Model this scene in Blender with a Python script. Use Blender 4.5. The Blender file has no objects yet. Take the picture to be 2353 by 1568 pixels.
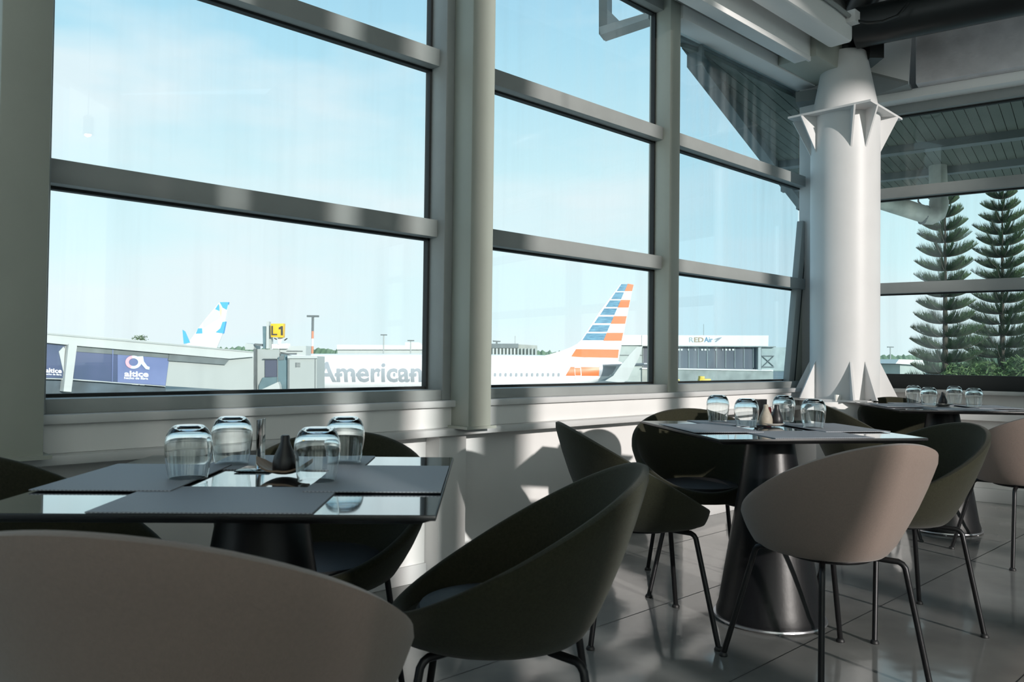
import bpy, bmesh, math, random
from mathutils import Vector, Matrix
random.seed(7)
S = bpy.context.scene
COL = S.collection
PI = math.pi
R = math.radians

# ---------------------------------------------------------------- camera
FPX, CX, CY = 1847.0, 1176.5, 784.0
CAM = Vector((0.0, 0.0, 1.02))
TH, RO = math.atan(39 / FPX), 0.0116
fw = Vector((0, math.cos(TH), math.sin(TH)))
u0 = Vector((0, -math.sin(TH), math.cos(TH)))
r0 = Vector((1, 0, 0))
rt = r0 * math.cos(RO) + u0 * math.sin(RO)
up = u0 * math.cos(RO) - r0 * math.sin(RO)
cd = bpy.data.cameras.new('camera')
cam = bpy.data.objects.new('camera', cd)
COL.objects.link(cam)
m = Matrix((rt, up, -fw)).transposed().to_4x4()
m.translation = CAM
cam.matrix_world = m
cd.sensor_width = 36.0
cd.lens = FPX / 2353 * 36.0
cd.clip_start = 0.05
cd.clip_end = 3000
cd.dof.use_dof = True
cd.dof.focus_distance = 5.5
cd.dof.aperture_fstop = 9.0
S.camera = cam

S.view_settings.view_transform = 'Standard'
S.view_settings.look = 'None'
S.view_settings.gamma = 1.0
S.view_settings.use_curve_mapping = False
S.view_settings.exposure = 0.0
S.cycles.max_bounces = 10
S.cycles.transparent_max_bounces = 24
S.cycles.sample_clamp_indirect = 6.0
S.cycles.caustics_refractive = False
S.cycles.caustics_reflective = False
S.cycles.use_denoising = True

# ---------------------------------------------------------------- world
w = bpy.data.worlds.new('sky')
S.world = w
w.use_nodes = True
nt = w.node_tree
nt.nodes.clear()
N = nt.nodes.new
L = nt.links.new
tc = N('ShaderNodeTexCoord')
sep = N('ShaderNodeSeparateXYZ')
L(tc.outputs['Generated'], sep.inputs[0])
ramp = N('ShaderNodeValToRGB')
e = ramp.color_ramp.elements
e[0].position = 0.0
e[0].color = (0.80, 0.93, 0.97, 1)
e[1].position = 1.0
e[1].color = (0.10, 0.26, 0.52, 1)
for p, c in ((0.10, (0.76, 0.92, 0.97, 1)), (0.22, (0.64, 0.86, 0.94, 1)), (0.36, (0.45, 0.73, 0.89, 1)), (0.6, (0.2, 0.45, 0.72, 1))):
    x = ramp.color_ramp.elements.new(p)
    x.color = c
L(sep.outputs[2], ramp.inputs[0])
mp = N('ShaderNodeMapping')
mp.inputs['Scale'].default_value = (1.6, 1.6, 5.0)
L(tc.outputs['Generated'], mp.inputs[0])
ns = N('ShaderNodeTexNoise')
ns.inputs['Scale'].default_value = 1.7
ns.inputs['Detail'].default_value = 5
ns.inputs['Roughness'].default_value = 0.5
L(mp.outputs[0], ns.inputs['Vector'])
cr = N('ShaderNodeMapRange')
cr.inputs[1].default_value = 0.42
cr.inputs[2].default_value = 0.64
cr.inputs[3].default_value = 0.0
cr.inputs[4].default_value = 0.7
L(ns.outputs[0], cr.inputs[0])
mx = N('ShaderNodeMix')
mx.data_type = 'RGBA'
L(cr.outputs[0], mx.inputs[0])
L(ramp.outputs[0], mx.inputs[6])
mx.inputs[7].default_value = (0.88, 0.91, 0.95, 1)
bg = N('ShaderNodeBackground')
bg.inputs[1].default_value = 1.12
L(mx.outputs[2], bg.inputs[0])
wo = N('ShaderNodeOutputWorld')
L(bg.outputs[0], wo.inputs[0])

# ---------------------------------------------------------------- sun
sd = bpy.data.lights.new('sun', 'SUN')
sd.energy = 5.2
sd.angle = R(0.9)
sd.color = (1.0, 0.94, 0.91)
sun = bpy.data.objects.new('sun', sd)
COL.objects.link(sun)
SUN = Vector((-0.50, 0.85, -0.235)).normalized()
sun.rotation_euler = SUN.to_track_quat('-Z', 'Y').to_euler()
sun.location = (20, -30, 20)

# ---------------------------------------------------------------- materials
M = {}
def mat(name, col, rough=0.6, metal=0.0, var=0.0, scale=8.0, bump=0.0, bscale=60.0, spec=0.5, sheen=0.0, col2=None, stretch=None, rvar=0.0, trans=0.0, coat=0.0, ior=0):
    mt = bpy.data.materials.new(name)
    mt.use_nodes = True
    n = mt.node_tree
    b = n.nodes['Principled BSDF']
    b.inputs['Base Color'].default_value = (*col, 1)
    b.inputs['Roughness'].default_value = rough
    b.inputs['Metallic'].default_value = metal
    b.inputs['Specular IOR Level'].default_value = spec
    if sheen:
        b.inputs['Sheen Weight'].default_value = sheen
        b.inputs['Sheen Roughness'].default_value = 0.5
    if trans:
        b.inputs['Transmission Weight'].default_value = trans
    if ior:
        b.inputs['IOR'].default_value = ior
    if coat:
        b.inputs['Coat Weight'].default_value = coat
        b.inputs['Coat Roughness'].default_value = 0.06
    t = n.nodes.new('ShaderNodeTexCoord')
    mpp = n.nodes.new('ShaderNodeMapping')
    n.links.new(t.outputs['Object'], mpp.inputs[0])
    if stretch:
        mpp.inputs['Scale'].default_value = stretch
    if var or col2 or rvar:
        no = n.nodes.new('ShaderNodeTexNoise')
        no.inputs['Scale'].default_value = scale
        no.inputs['Detail'].default_value = 6
        n.links.new(mpp.outputs[0], no.inputs['Vector'])
        if var or col2:
            c2 = col2 if col2 else tuple(c * (1 - var) for c in col)
            mr = n.nodes.new('ShaderNodeMapRange')
            mr.inputs[1].default_value = 0.3
            mr.inputs[2].default_value = 0.7
            n.links.new(no.outputs[0], mr.inputs[0])
            mi = n.nodes.new('ShaderNodeMix')
            mi.data_type = 'RGBA'
            mi.inputs[6].default_value = (*col, 1)
            mi.inputs[7].default_value = (*c2, 1)
            n.links.new(mr.outputs[0], mi.inputs[0])
            n.links.new(mi.outputs[2], b.inputs['Base Color'])
        if rvar:
            m2 = n.nodes.new('ShaderNodeMapRange')
            m2.inputs[1].default_value = 0.3
            m2.inputs[2].default_value = 0.7
            m2.inputs[3].default_value = rough
            m2.inputs[4].default_value = rough + rvar
            n.links.new(no.outputs[0], m2.inputs[0])
            n.links.new(m2.outputs[0], b.inputs['Roughness'])
    if bump:
        nb = n.nodes.new('ShaderNodeTexNoise')
        nb.inputs['Scale'].default_value = bscale
        nb.inputs['Detail'].default_value = 4
        n.links.new(t.outputs['Object'], nb.inputs['Vector'])
        bu = n.nodes.new('ShaderNodeBump')
        bu.inputs['Strength'].default_value = bump
        bu.inputs['Distance'].default_value = 0.004
        n.links.new(nb.outputs[0], bu.inputs['Height'])
        n.links.new(bu.outputs[0], b.inputs['Normal'])
    M[name] = mt
    return mt

mat('grey_paint', (0.32, 0.34, 0.335), 0.42, var=0.12, scale=5, bump=0.05)
mat('post_paint', (0.42, 0.44, 0.39), 0.45, var=0.08, scale=3, bump=0.04)
mat('white_paint', (0.66, 0.66, 0.66), 0.45, var=0.05, scale=4, bump=0.06, bscale=30)
mat('wall_white', (0.84, 0.83, 0.82), 0.6, var=0.08, scale=2.5, bump=0.08, bscale=25)
mat('stucco', (0.80, 0.78, 0.80), 0.85, var=0.22, scale=7, bump=0.5, bscale=35)
mat('black_paint', (0.012, 0.014, 0.014), 0.35, var=0.3, scale=4)
mat('gasket', (0.008, 0.010, 0.010), 0.6)
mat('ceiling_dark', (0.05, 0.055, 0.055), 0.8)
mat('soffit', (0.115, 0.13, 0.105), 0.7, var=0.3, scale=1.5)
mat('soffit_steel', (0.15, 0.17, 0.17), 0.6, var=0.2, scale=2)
mat('back_wall', (0.42, 0.41, 0.39), 0.8, var=0.1, scale=1)
mat('dark_fabric', (0.034, 0.034, 0.021), 0.95, var=0.25, scale=160, bump=0.25, bscale=420, spec=0.12, sheen=0.12)
mat('taupe_fabric', (0.25, 0.192, 0.165), 0.95, var=0.08, scale=180, bump=0.25, bscale=420, spec=0.15, sheen=0.25)
mat('black_leather', (0.016, 0.016, 0.017), 0.5, bump=0.1, bscale=90)
mat('leg_metal', (0.028, 0.028, 0.030), 0.38, metal=0.7)
mat('table_gloss', (0.022, 0.026, 0.032), 0.03, spec=0.9, coat=1.0, ior=2.0)
mat('table_edge', (0.012, 0.013, 0.014), 0.4)
mat('pedestal', (0.010, 0.010, 0.012), 0.28, spec=0.35, var=0.5, scale=3, stretch=(1, 1, 0.2), bump=0.08, bscale=50, rvar=0.15)
mat('steel_rim', (0.5, 0.5, 0.52), 0.3, metal=0.9)
mat('ceramic_beige', (0.42, 0.38, 0.31), 0.55, var=0.15, scale=90)
mat('ceramic_dark', (0.014, 0.013, 0.015), 0.4)
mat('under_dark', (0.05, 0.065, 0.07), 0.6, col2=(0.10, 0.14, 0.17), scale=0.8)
mat('porcelain', (0.75, 0.74, 0.70), 0.2)
mat('wood', (0.36, 0.24, 0.16), 0.5, var=0.4, scale=20, stretch=(1, 6, 1))
mat('card_black', (0.03, 0.03, 0.035), 0.5)
mat('red_plastic', (0.6, 0.05, 0.05), 0.4)
mat('galvanised', (0.62, 0.62, 0.55), 0.5, metal=0.1, var=0.5, scale=5, bump=0.1, bscale=12)
mat('aircraft_white', (0.92, 0.92, 0.91), 0.35)
mat('aircraft_grey', (0.42, 0.44, 0.46), 0.4)
mat('aircraft_red', (0.80, 0.19, 0.06), 0.4)
mat('aircraft_blue', (0.04, 0.15, 0.25), 0.4, col2=(0.14, 0.34, 0.46), scale=1.6, stretch=(1, 1, 6))
mat('silver_letter', (0.34, 0.37, 0.39), 0.4)
mat('window_dark', (0.35, 0.38, 0.40), 0.3)
mat('sky_blue', (0.10, 0.42, 0.80), 0.4)
mat('pale_blue', (0.62, 0.80, 0.93), 0.4)
mat('peach', (0.9, 0.6, 0.4), 0.5)
mat('bridge_grey', (0.40, 0.43, 0.41), 0.6, var=0.06, scale=0.6)
mat('bridge_light', (0.50, 0.53, 0.51), 0.6, var=0.05, scale=0.6)
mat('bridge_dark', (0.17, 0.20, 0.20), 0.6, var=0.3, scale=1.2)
mat('bellows', (0.14, 0.22, 0.24), 0.7, var=0.2, scale=2)
mat('dark_glass', (0.09, 0.10, 0.14), 0.15)
mat('ad_blue', (0.055, 0.085, 0.14), 0.35, col2=(0.10, 0.12, 0.22), scale=0.35)
mat('ad_violet', (0.13, 0.17, 0.32), 0.35, col2=(0.21, 0.26, 0.44), scale=0.3)
mat('ad_white', (0.9, 0.92, 0.95), 0.5)
mat('ad_pink', (0.85, 0.42, 0.48), 0.5)
mat('ad_cyan', (0.62, 0.85, 0.95), 0.5)
mat('sign_yellow', (0.90, 0.52, 0.03), 0.45)
mat('sign_black', (0.06, 0.06, 0.05), 0.5)
mat('hangar_white', (0.85, 0.85, 0.80), 0.6)
mat('hangar_dark', (0.11, 0.12, 0.14), 0.7, var=0.2, scale=0.1)
mat('hangar_sheet', (0.42, 0.48, 0.45), 0.6, var=0.2, scale=0.5)
mat('concrete', (0.40, 0.42, 0.38), 0.9, var=0.35, scale=0.4)
mat('apron', (0.30, 0.34, 0.32), 0.9, var=0.2, scale=0.05)
mat('letter_tan', (0.40, 0.24, 0.11), 0.5)
mat('letter_blue', (0.08, 0.20, 0.32), 0.5)
mat('letter_grey', (0.25, 0.27, 0.29), 0.5)
mat('mast_red', (0.62, 0.24, 0.14), 0.5)
mat('mast_white', (0.85, 0.85, 0.85), 0.5)
mat('vehicle_yellow', (0.80, 0.55, 0.08), 0.5)
mat('vehicle_orange', (0.8, 0.3, 0.1), 0.5)
mat('hill_green', (0.10, 0.17, 0.10), 0.95, col2=(0.20, 0.28, 0.20), scale=0.15)
mat('bush_green', (0.04, 0.09, 0.03), 0.9, col2=(0.13, 0.19, 0.07), scale=4)
mat('pine_green', (0.022, 0.055, 0.025), 0.8, col2=(0.07, 0.115, 0.045), scale=3)
mat('pine_trunk', (0.09, 0.075, 0.06), 0.9, var=0.3, scale=8)

def floor_mat():
    mt = bpy.data.materials.new('polished_floor')
    mt.use_nodes = True
    n = mt.node_tree
    b = n.nodes['Principled BSDF']
    t = n.nodes.new('ShaderNodeTexCoord')
    no = n.nodes.new('ShaderNodeTexNoise')
    no.inputs['Scale'].default_value = 2.2
    no.inputs['Detail'].default_value = 8
    n.links.new(t.outputs['Object'], no.inputs['Vector'])
    rp = n.nodes.new('ShaderNodeValToRGB')
    rp.color_ramp.elements[0].position = 0.35
    rp.color_ramp.elements[0].color = (0.17, 0.175, 0.17, 1)
    rp.color_ramp.elements[1].position = 0.7
    rp.color_ramp.elements[1].color = (0.27, 0.27, 0.26, 1)
    n.links.new(no.outputs[0], rp.inputs[0])
    n.links.new(rp.outputs[0], b.inputs['Base Color'])
    mr = n.nodes.new('ShaderNodeMapRange')
    mr.inputs[1].default_value = 0.3
    mr.inputs[2].default_value = 0.7
    mr.inputs[3].default_value = 0.06
    mr.inputs[4].default_value = 0.14
    n.links.new(no.outputs[0], mr.inputs[0])
    n.links.new(mr.outputs[0], b.inputs['Roughness'])
    b.inputs['Specular IOR Level'].default_value = 0.5
    n2 = n.nodes.new('ShaderNodeTexNoise')
    n2.inputs['Scale'].default_value = 5
    n.links.new(t.outputs['Object'], n2.inputs['Vector'])
    bu = n.nodes.new('ShaderNodeBump')
    bu.inputs['Strength'].default_value = 0.12
    bu.inputs['Distance'].default_value = 0.01
    n.links.new(n2.outputs[0], bu.inputs['Height'])
    n.links.new(bu.outputs[0], b.inputs['Normal'])
    M['floor'] = mt
floor_mat()

def mat_weave():
    mt = bpy.data.materials.new('woven_mat')
    mt.use_nodes = True
    n = mt.node_tree
    b = n.nodes['Principled BSDF']
    t = n.nodes.new('ShaderNodeTexCoord')
    ck = n.nodes.new('ShaderNodeTexChecker')
    ck.inputs['Scale'].default_value = 260
    ck.inputs['Color1'].default_value = (0.40, 0.42, 0.46, 1)
    ck.inputs['Color2'].default_value = (0.22, 0.235, 0.265, 1)
    n.links.new(t.outputs['Object'], ck.inputs[0])
    n.links.new(ck.outputs[0], b.inputs['Base Color'])
    b.inputs['Roughness'].default_value = 0.6
    bu = n.nodes.new('ShaderNodeBump')
    bu.inputs['Strength'].default_value = 0.3
    bu.inputs['Distance'].default_value = 0.001
    n.links.new(ck.outputs['Fac'], bu.inputs['Height'])
    n.links.new(bu.outputs[0], b.inputs['Normal'])
    M['weave'] = mt
mat_weave()

def pane_mat(name, tint, dust, streak=(14, 14, 0.8)):
    mt = bpy.data.materials.new(name)
    mt.use_nodes = True
    n = mt.node_tree
    n.nodes.clear()
    A = n.nodes.new
    K = n.links.new
    out = A('ShaderNodeOutputMaterial')
    tr = A('ShaderNodeBsdfTransparent')
    tr.inputs[0].default_value = (*tint, 1)
    gl = A('ShaderNodeBsdfGlossy')
    gl.inputs['Roughness'].default_value = 0.0
    lw_ = A('ShaderNodeLayerWeight')
    lw_.inputs[0].default_value = 0.5
    pw = A('ShaderNodeMath')
    pw.operation = 'POWER'
    pw.inputs[1].default_value = 4.0
    K(lw_.outputs['Facing'], pw.inputs[0])
    fr = A('ShaderNodeMath')
    fr.operation = 'MULTIPLY_ADD'
    fr.inputs[1].default_value = 0.5
    fr.inputs[2].default_value = 0.03
    K(pw.outputs[0], fr.inputs[0])
    m1 = A('ShaderNodeMixShader')
    K(fr.outputs[0], m1.inputs[0])
    K(tr.outputs[0], m1.inputs[1])
    K(gl.outputs[0], m1.inputs[2])
    t = A('ShaderNodeTexCoord')
    mpn = A('ShaderNodeMapping')
    mpn.inputs['Scale'].default_value = streak
    K(t.outputs['Object'], mpn.inputs[0])
    no = A('ShaderNodeTexNoise')
    no.inputs['Scale'].default_value = 1.0
    no.inputs['Detail'].default_value = 5
    K(mpn.outputs[0], no.inputs['Vector'])
    mr = A('ShaderNodeMapRange')
    mr.inputs[1].default_value = 0.45
    mr.inputs[2].default_value = 0.8
    mr.inputs[3].default_value = 0.0
    mr.inputs[4].default_value = dust
    K(no.outputs[0], mr.inputs[0])
    df = A('ShaderNodeBsdfDiffuse')
    df.inputs[0].default_value = (0.8, 0.8, 0.78, 1)
    tl = A('ShaderNodeBsdfTranslucent')
    tl.inputs[0].default_value = (0.8, 0.8, 0.78, 1)
    m3 = A('ShaderNodeMixShader')
    m3.inputs[0].default_value = 0.5
    K(df.outputs[0], m3.inputs[1])
    K(tl.outputs[0], m3.inputs[2])
    m2 = A('ShaderNodeMixShader')
    K(mr.outputs[0], m2.inputs[0])
    K(m1.outputs[0], m2.inputs[1])
    K(m3.outputs[0], m2.inputs[2])
    K(m2.outputs[0], out.inputs[0])
    M[name] = mt
pane_mat('pane_clear', (0.95, 0.99, 0.985), 0.05)
pane_mat('pane_dirty', (0.82, 0.92, 0.95), 0.12)
pane_mat('pane_tinted', (0.90, 0.97, 0.965), 0.07)
mat('beam_white', (0.92, 0.92, 0.91), 0.4, var=0.04, scale=4, bump=0.05, bscale=30)
pane_mat('pane_back', (0.83, 0.83, 0.82), 0.0)
def fill_blind_mat():  # sheet added behind the camera to spread sunlight as soft fill
    mt = bpy.data.materials.new('light_fill_blind')
    mt.use_nodes = True
    n = mt.node_tree
    n.nodes.clear()
    out = n.nodes.new('ShaderNodeOutputMaterial')
    tl = n.nodes.new('ShaderNodeBsdfTranslucent')
    tl.inputs[0].default_value = (0.78, 0.78, 0.74, 1)
    n.links.new(tl.outputs[0], out.inputs[0])
    M['fill_blind'] = mt
fill_blind_mat()

def glass_mat():
    mt = bpy.data.materials.new('drinking_glass')
    mt.use_nodes = True
    n = mt.node_tree
    b = n.nodes['Principled BSDF']
    b.inputs['Base Color'].default_value = (0.97, 1.0, 1.0, 1)
    b.inputs['Roughness'].default_value = 0.0
    b.inputs['IOR'].default_value = 1.5
    b.inputs['Transmission Weight'].default_value = 1.0
    M['glass'] = mt
glass_mat()

# ---------------------------------------------------------------- helpers
BASE = {}
def link(o, parent=None):
    COL.objects.link(o)
    if parent:
        o.parent = parent
        BASE[o.name] = BASE.get(parent.name, Vector((0, 0, 0)))
    return o

def tag(o, label=None, cat=None, group=None, kind=None):
    if label: o['label'] = label
    if cat: o['category'] = cat
    if group: o['group'] = group
    if kind: o['kind'] = kind
    return o

def thing(name, label, cat, loc=(0, 0, 0), group=None, rotz=0.0):
    o = bpy.data.objects.new(name, None)
    o.empty_display_size = 0.1
    COL.objects.link(o)
    o.location = loc
    o.rotation_euler = (0, 0, rotz)
    BASE[o.name] = Vector(loc)
    return tag(o, label, cat, group)

def struct(name, loc=(0, 0, 0)):
    o = bpy.data.objects.new(name, None)
    COL.objects.link(o)
    o.location = loc
    BASE[o.name] = Vector(loc)
    o['kind'] = 'structure'
    return o

class MB:
    """collects shapes, given through a mapping f, as one mesh"""
    def __init__(s, f=None):
        s.v, s.f, s.map = [], [], f
    def add(s, vs, fs):
        k = len(s.v)
        s.v += [Vector(s.map(*p)) if s.map else Vector(p) for p in vs]
        s.f += [tuple(i + k for i in q) for q in fs]
        return s
    def box(s, x0, x1, y0, y1, z0, z1):
        vs = [(x, y, z) for z in (z0, z1) for y in (y0, y1) for x in (x0, x1)]
        return s.add(vs, [(0, 2, 3, 1), (4, 5, 7, 6), (0, 1, 5, 4), (2, 6, 7, 3), (0, 4, 6, 2), (1, 3, 7, 5)])
    def prism(s, a, b):
        """two matching loops of 3d points"""
        n = len(a)
        fs = [tuple(range(n))[::-1], tuple(range(n, 2 * n))]
        fs += [(i, (i + 1) % n, n + (i + 1) % n, n + i) for i in range(n)]
        return s.add(list(a) + list(b), fs)
    def tube(s, pts, r, seg=10, cap=True):
        pts = [Vector(p) for p in pts]
        rs = r if isinstance(r, (list, tuple)) else [r] * len(pts)
        vs, fs = [], []
        prev = None
        for i, p in enumerate(pts):
            d = (pts[min(i + 1, len(pts) - 1)] - pts[max(i - 1, 0)]).normalized()
            if prev is None:
                a = d.cross(Vector((0, 0, 1)))
                if a.length < 0.05: a = d.cross(Vector((1, 0, 0)))
                a.normalize()
            else:
                a = (prev - d * prev.dot(d)).normalized()
            prev = a
            b = d.cross(a)
            for k in range(seg):
                t = 2 * PI * k / seg
                vs.append(p + (a * math.cos(t) + b * math.sin(t)) * rs[i])
        for i in range(len(pts) - 1):
            for k in range(seg):
                k2 = (k + 1) % seg
                fs.append((i * seg + k, i * seg + k2, (i + 1) * seg + k2, (i + 1) * seg + k))
        if cap:
            fs.append(tuple(range(seg))[::-1])
            fs.append(tuple(range((len(pts) - 1) * seg, len(pts) * seg)))
        return s.add([tuple(x) for x in vs], fs)
    def lathe(s, prof, seg=32, c=(0, 0, 0), closed=False, sx=1.0, sy=1.0):
        vs, fs = [], []
        n = len(prof)
        for r_, z in prof:
            for k in range(seg):
                t = 2 * PI * k / seg
                vs.append((c[0] + r_ * math.cos(t) * sx, c[1] + r_ * math.sin(t) * sy, c[2] + z))
        for i in range(n if closed else n - 1):
            j = (i + 1) % n
            for k in range(seg):
                k2 = (k + 1) % seg
                fs.append((i * seg + k, i * seg + k2, j * seg + k2, j * seg + k))
        if not closed:
            if prof[0][0] > 1e-6: fs.append(tuple(range(seg))[::-1])
            if prof[-1][0] > 1e-6: fs.append(tuple(range((n - 1) * seg, n * seg)))
        return s.add(vs, fs)
    def build(s, name, mt, parent=None, smooth=False, bevel=0.0, angle=40, merge=False):
        me = bpy.data.meshes.new(name)
        base = BASE.get(parent.name, Vector((0, 0, 0))) if parent else Vector((0, 0, 0))
        me.from_pydata([tuple(p - base) for p in s.v], [], s.f)
        bm = bmesh.new()
        bm.from_mesh(me)
        if merge:
            bmesh.ops.remove_doubles(bm, verts=bm.verts, dist=1e-5)
        bmesh.ops.recalc_face_normals(bm, faces=bm.faces)
        if bevel:
            ed = [x for x in bm.edges if len(x.link_faces) == 2 and x.calc_face_angle(0) > R(50)]
            bmesh.ops.bevel(bm, geom=ed, offset=bevel, segments=2, profile=0.5, affect='EDGES', clamp_overlap=True)
        bm.to_mesh(me)
        bm.free()
        me.materials.append(M[mt])
        if smooth or bevel:
            me.polygons.foreach_set('use_smooth', [True] * len(me.polygons))
            me.set_sharp_from_angle(angle=R(angle if smooth else 25))
        o = bpy.data.objects.new(name, me)
        return link(o, parent)

def dup(root, loc, rotz, label=None, group=None):
    r_ = root.copy()
    COL.objects.link(r_)
    r_.location = loc
    r_.rotation_euler = (0, 0, rotz)
    if label: r_['label'] = label
    if group: r_['group'] = group
    for ch in list(root.children):
        c = ch.copy()
        COL.objects.link(c)
        c.parent = r_
        for g in list(ch.children):
            d = g.copy()
            COL.objects.link(d)
            d.parent = c
    return r_

def at_y(px, py, y):
    """the world point at forward distance y seen at a photo pixel"""
    d = fw + rt * ((px - CX) / FPX) - up * ((py - CY) / FPX)
    return CAM + d * (y / d.y)
def at_z(px, py, z):
    d = fw + rt * ((px - CX) / FPX) - up * ((py - CY) / FPX)
    return CAM + d * ((z - CAM.z) / d.z)

# frames of the two glazed walls: (along, inward offset, height)
P0 = Vector((0.863, 4.92, 0))
DL = Vector((0.7242, 0.6896, 0))
NL = Vector((0.6896, -0.7242, 0))
C0 = Vector((2.64, 6.61, 0))
DR = Vector((0.8141, -0.5807, 0))
NR = Vector((-0.5807, -0.8141, 0))
def LW(t, o, z):
    p = P0 + DL * t + NL * o
    return (p.x, p.y, z)
def RW(s, o, z):
    p = C0 + DR * s + NR * o
    return (p.x, p.y, z)
def fit_text(body, f, name, mt, parent, thick=0.0, cuts=0, bold=0.0):
    """flat letters in the unit box, mapped by f(u, v) to the world"""
    cu = bpy.data.curves.new('lettering', 'FONT')
    cu.body = body
    cu.offset = bold
    cu.resolution_u = 3
    to = bpy.data.objects.new('lettering', cu)
    COL.objects.link(to)
    dg = bpy.context.evaluated_depsgraph_get()
    dg.update()
    me = bpy.data.meshes.new_from_object(to.evaluated_get(dg))
    bpy.data.objects.remove(to)
    bm = bmesh.new()
    bm.from_mesh(me)
    xs = [v.co.x for v in bm.verts]
    ys = [v.co.y for v in bm.verts]
    x0, x1, y0, y1 = min(xs), max(xs), min(ys), max(ys)
    for i in range(1, cuts):
        bmesh.ops.bisect_plane(bm, geom=bm.verts[:] + bm.edges[:] + bm.faces[:], plane_co=(0, y0 + (y1 - y0) * i / cuts, 0), plane_no=(0, 1, 0))
    base = BASE.get(parent.name, Vector((0, 0, 0)))
    for v in bm.verts:
        v.co = Vector(f((v.co.x - x0) / (x1 - x0), (v.co.y - y0) / (y1 - y0))) - base
    bm.to_mesh(me)
    bm.free()
    me.name = name
    me.materials.clear()
    me.materials.append(M[mt])
    o = bpy.data.objects.new(name, me)
    return link(o, parent)

def px_slab(name, pts, y0, thick, mt, parent, bevel=0.0, ys=None):
    """a solid whose front outline is given by photo pixels at forward distance y0 (or one per point)"""
    ys = ys or [y0] * len(pts)
    a = [at_y(p[0], p[1], y) for p, y in zip(pts, ys)]
    b = [p + Vector((0, thick, 0)) for p in a]
    return MB().prism(a, b).build(name, mt, parent, bevel=bevel)

# ================================================================ STRUCTURE
GZ = -4.2
o = MB().box(-400, 500, 8.0, 900, GZ - 0.5, GZ).build('ground', 'apron')
o['kind'] = 'structure'

A_ = LW(-9.0, 0, 0)
B_ = RW(9.5, 0, 0)
corner = tuple(C0)
poly = [Vector(A_), Vector(corner), Vector(B_), Vector((B_[0] + 0.5, -4.6, 0)), Vector((A_[0] - 0.5, -4.6, 0))]
def slab_poly(name, z0, z1, mt):
    o = MB().prism([(p.x, p.y, z0) for p in poly], [(p.x, p.y, z1) for p in poly]).build(name, mt)
    o['kind'] = 'structure'
    return o
fl = slab_poly('floor', -0.25, 0.0, 'floor')
slab_poly('ceiling', 6.0, 6.2, 'white_paint')
# joints between the floor planks: thin recessed strips
jm = MB()
for k in range(-14, 22):
    oo = 0.33 * k
    p = P0 + DR * 0 + NL * (0.35 + 0.62 * (k + 14))
    a, b = p - DL * 7.0, p + DL * 4.2
    n_ = NL * 0.0016
    jm.add([(a - n_)[:2] + (0.0006,), (b - n_)[:2] + (0.0006,), (b + n_)[:2] + (0.0006,), (a + n_)[:2] + (0.0006,)], [(0, 1, 2, 3)])
    if k > -3: break
jn = jm.build('floor_joint', 'gasket', fl)
jn['kind'] = 'stuff'

# ---- left window wall below the glass
wl = struct('wall_left', LW(-0.8, 0, 0))
MB(LW).box(-9, 2.45, 0.02, -0.18, 0.0, 0.83).build('wall_core', 'wall_white', wl)
MB(LW).box(-9, 2.4, 0.02, 0.16, 0.795, 0.825).build('window_ledge', 'white_paint', wl, bevel=0.004)
MB(LW).box(-9, 2.4, 0.02, 0.13, 0.70, 0.795).build('ledge_fascia', 'wall_white', wl, bevel=0.004)
MB(LW).box(-9, 2.4, 0.02, 0.18, 0.668, 0.70).build('lower_ledge', 'white_paint', wl, bevel=0.006)
MB(LW).box(-9, 2.45, 0.02, -0.18, 4.2, 6.0).build('upper_wall', 'wall_white', wl)
bl = MB(LW).box(-9, 2.4, 0.02, 0.035, 0.0, 0.08).build('baseboard_left', 'white_paint', bevel=0.003)
bl['kind'] = 'structure'
for t0 in (-3.5, -1.69, 0.06):
    MB(LW).box(t0 - 0.06, t0 + 0.10, 0.02, 0.12, 0.0, 0.668).build('stub_post', 'wall_white', wl, bevel=0.004)
wr = struct('wall_right', RW(2, 0, 0))
MB(RW).box(0.0, 9.5, 0.02, -0.18, 0.0, 0.80).build('wall_core', 'wall_white', wr)
MB(RW).box(0.0, 9.5, 0.02, 0.16, 0.79, 0.82).build('window_ledge', 'grey_paint', wr, bevel=0.004)
MB(RW).box(0.0, 9.5, 0.02, 0.10, 0.60, 0.70).build('lower_ledge', 'wall_white', wr, bevel=0.004)
MB(RW).box(0.0, 9.5, 0.02, -0.18, 3.1, 6.0).build('upper_wall', 'back_wall', wr)
br = MB(RW).box(0.0, 9.5, 0.02, 0.06, 0.0, 0.10).build('baseboard_right', 'white_paint', bevel=0.003)
br['kind'] = 'structure'

# ---- windows of the left wall
RAILS = (1.57, 2.36, 3.157)
def left_bay(name, t0, t1, tops, glass, zt, railt1=None):
    wn = struct(name, LW((t0 + t1) / 2, 0, 0.85))
    ra = railt1 or t1
    MB(LW).box(t0, ra, -0.03, 0.11, 0.825, 0.872).build('sill_rail', 'grey_paint', wn, bevel=0.003)
    MB(LW).box(t0, t1, -0.025, 0.004, 0.87, 0.884).build('gasket', 'gasket', wn)
    zs = [0.87]
    for z in RAILS:
        if z < zt - 0.2:
            MB(LW).box(t0, ra, -0.03, 0.065, z, z + 0.08).build('rail', 'grey_paint', wn, bevel=0.003)
            MB(LW).box(t0, t1, -0.025, 0.006, z - 0.010, z).build('gasket', 'gasket', wn)
            zs += [z]
    zs.append(zt)
    for i in range(len(zs) - 1):
        a = zs[i] + (0.0 if i == 0 else 0.08)
        MB(LW).box(t0, t1, -0.012, -0.004, a, zs[i + 1]).build('pane', glass, wn)
    if t1 != 1.86:
        MB(LW).box(t1 - 0.012, t1, -0.02, 0.01, 0.87, zt).build('gasket', 'gasket', wn)
    return wn
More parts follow.
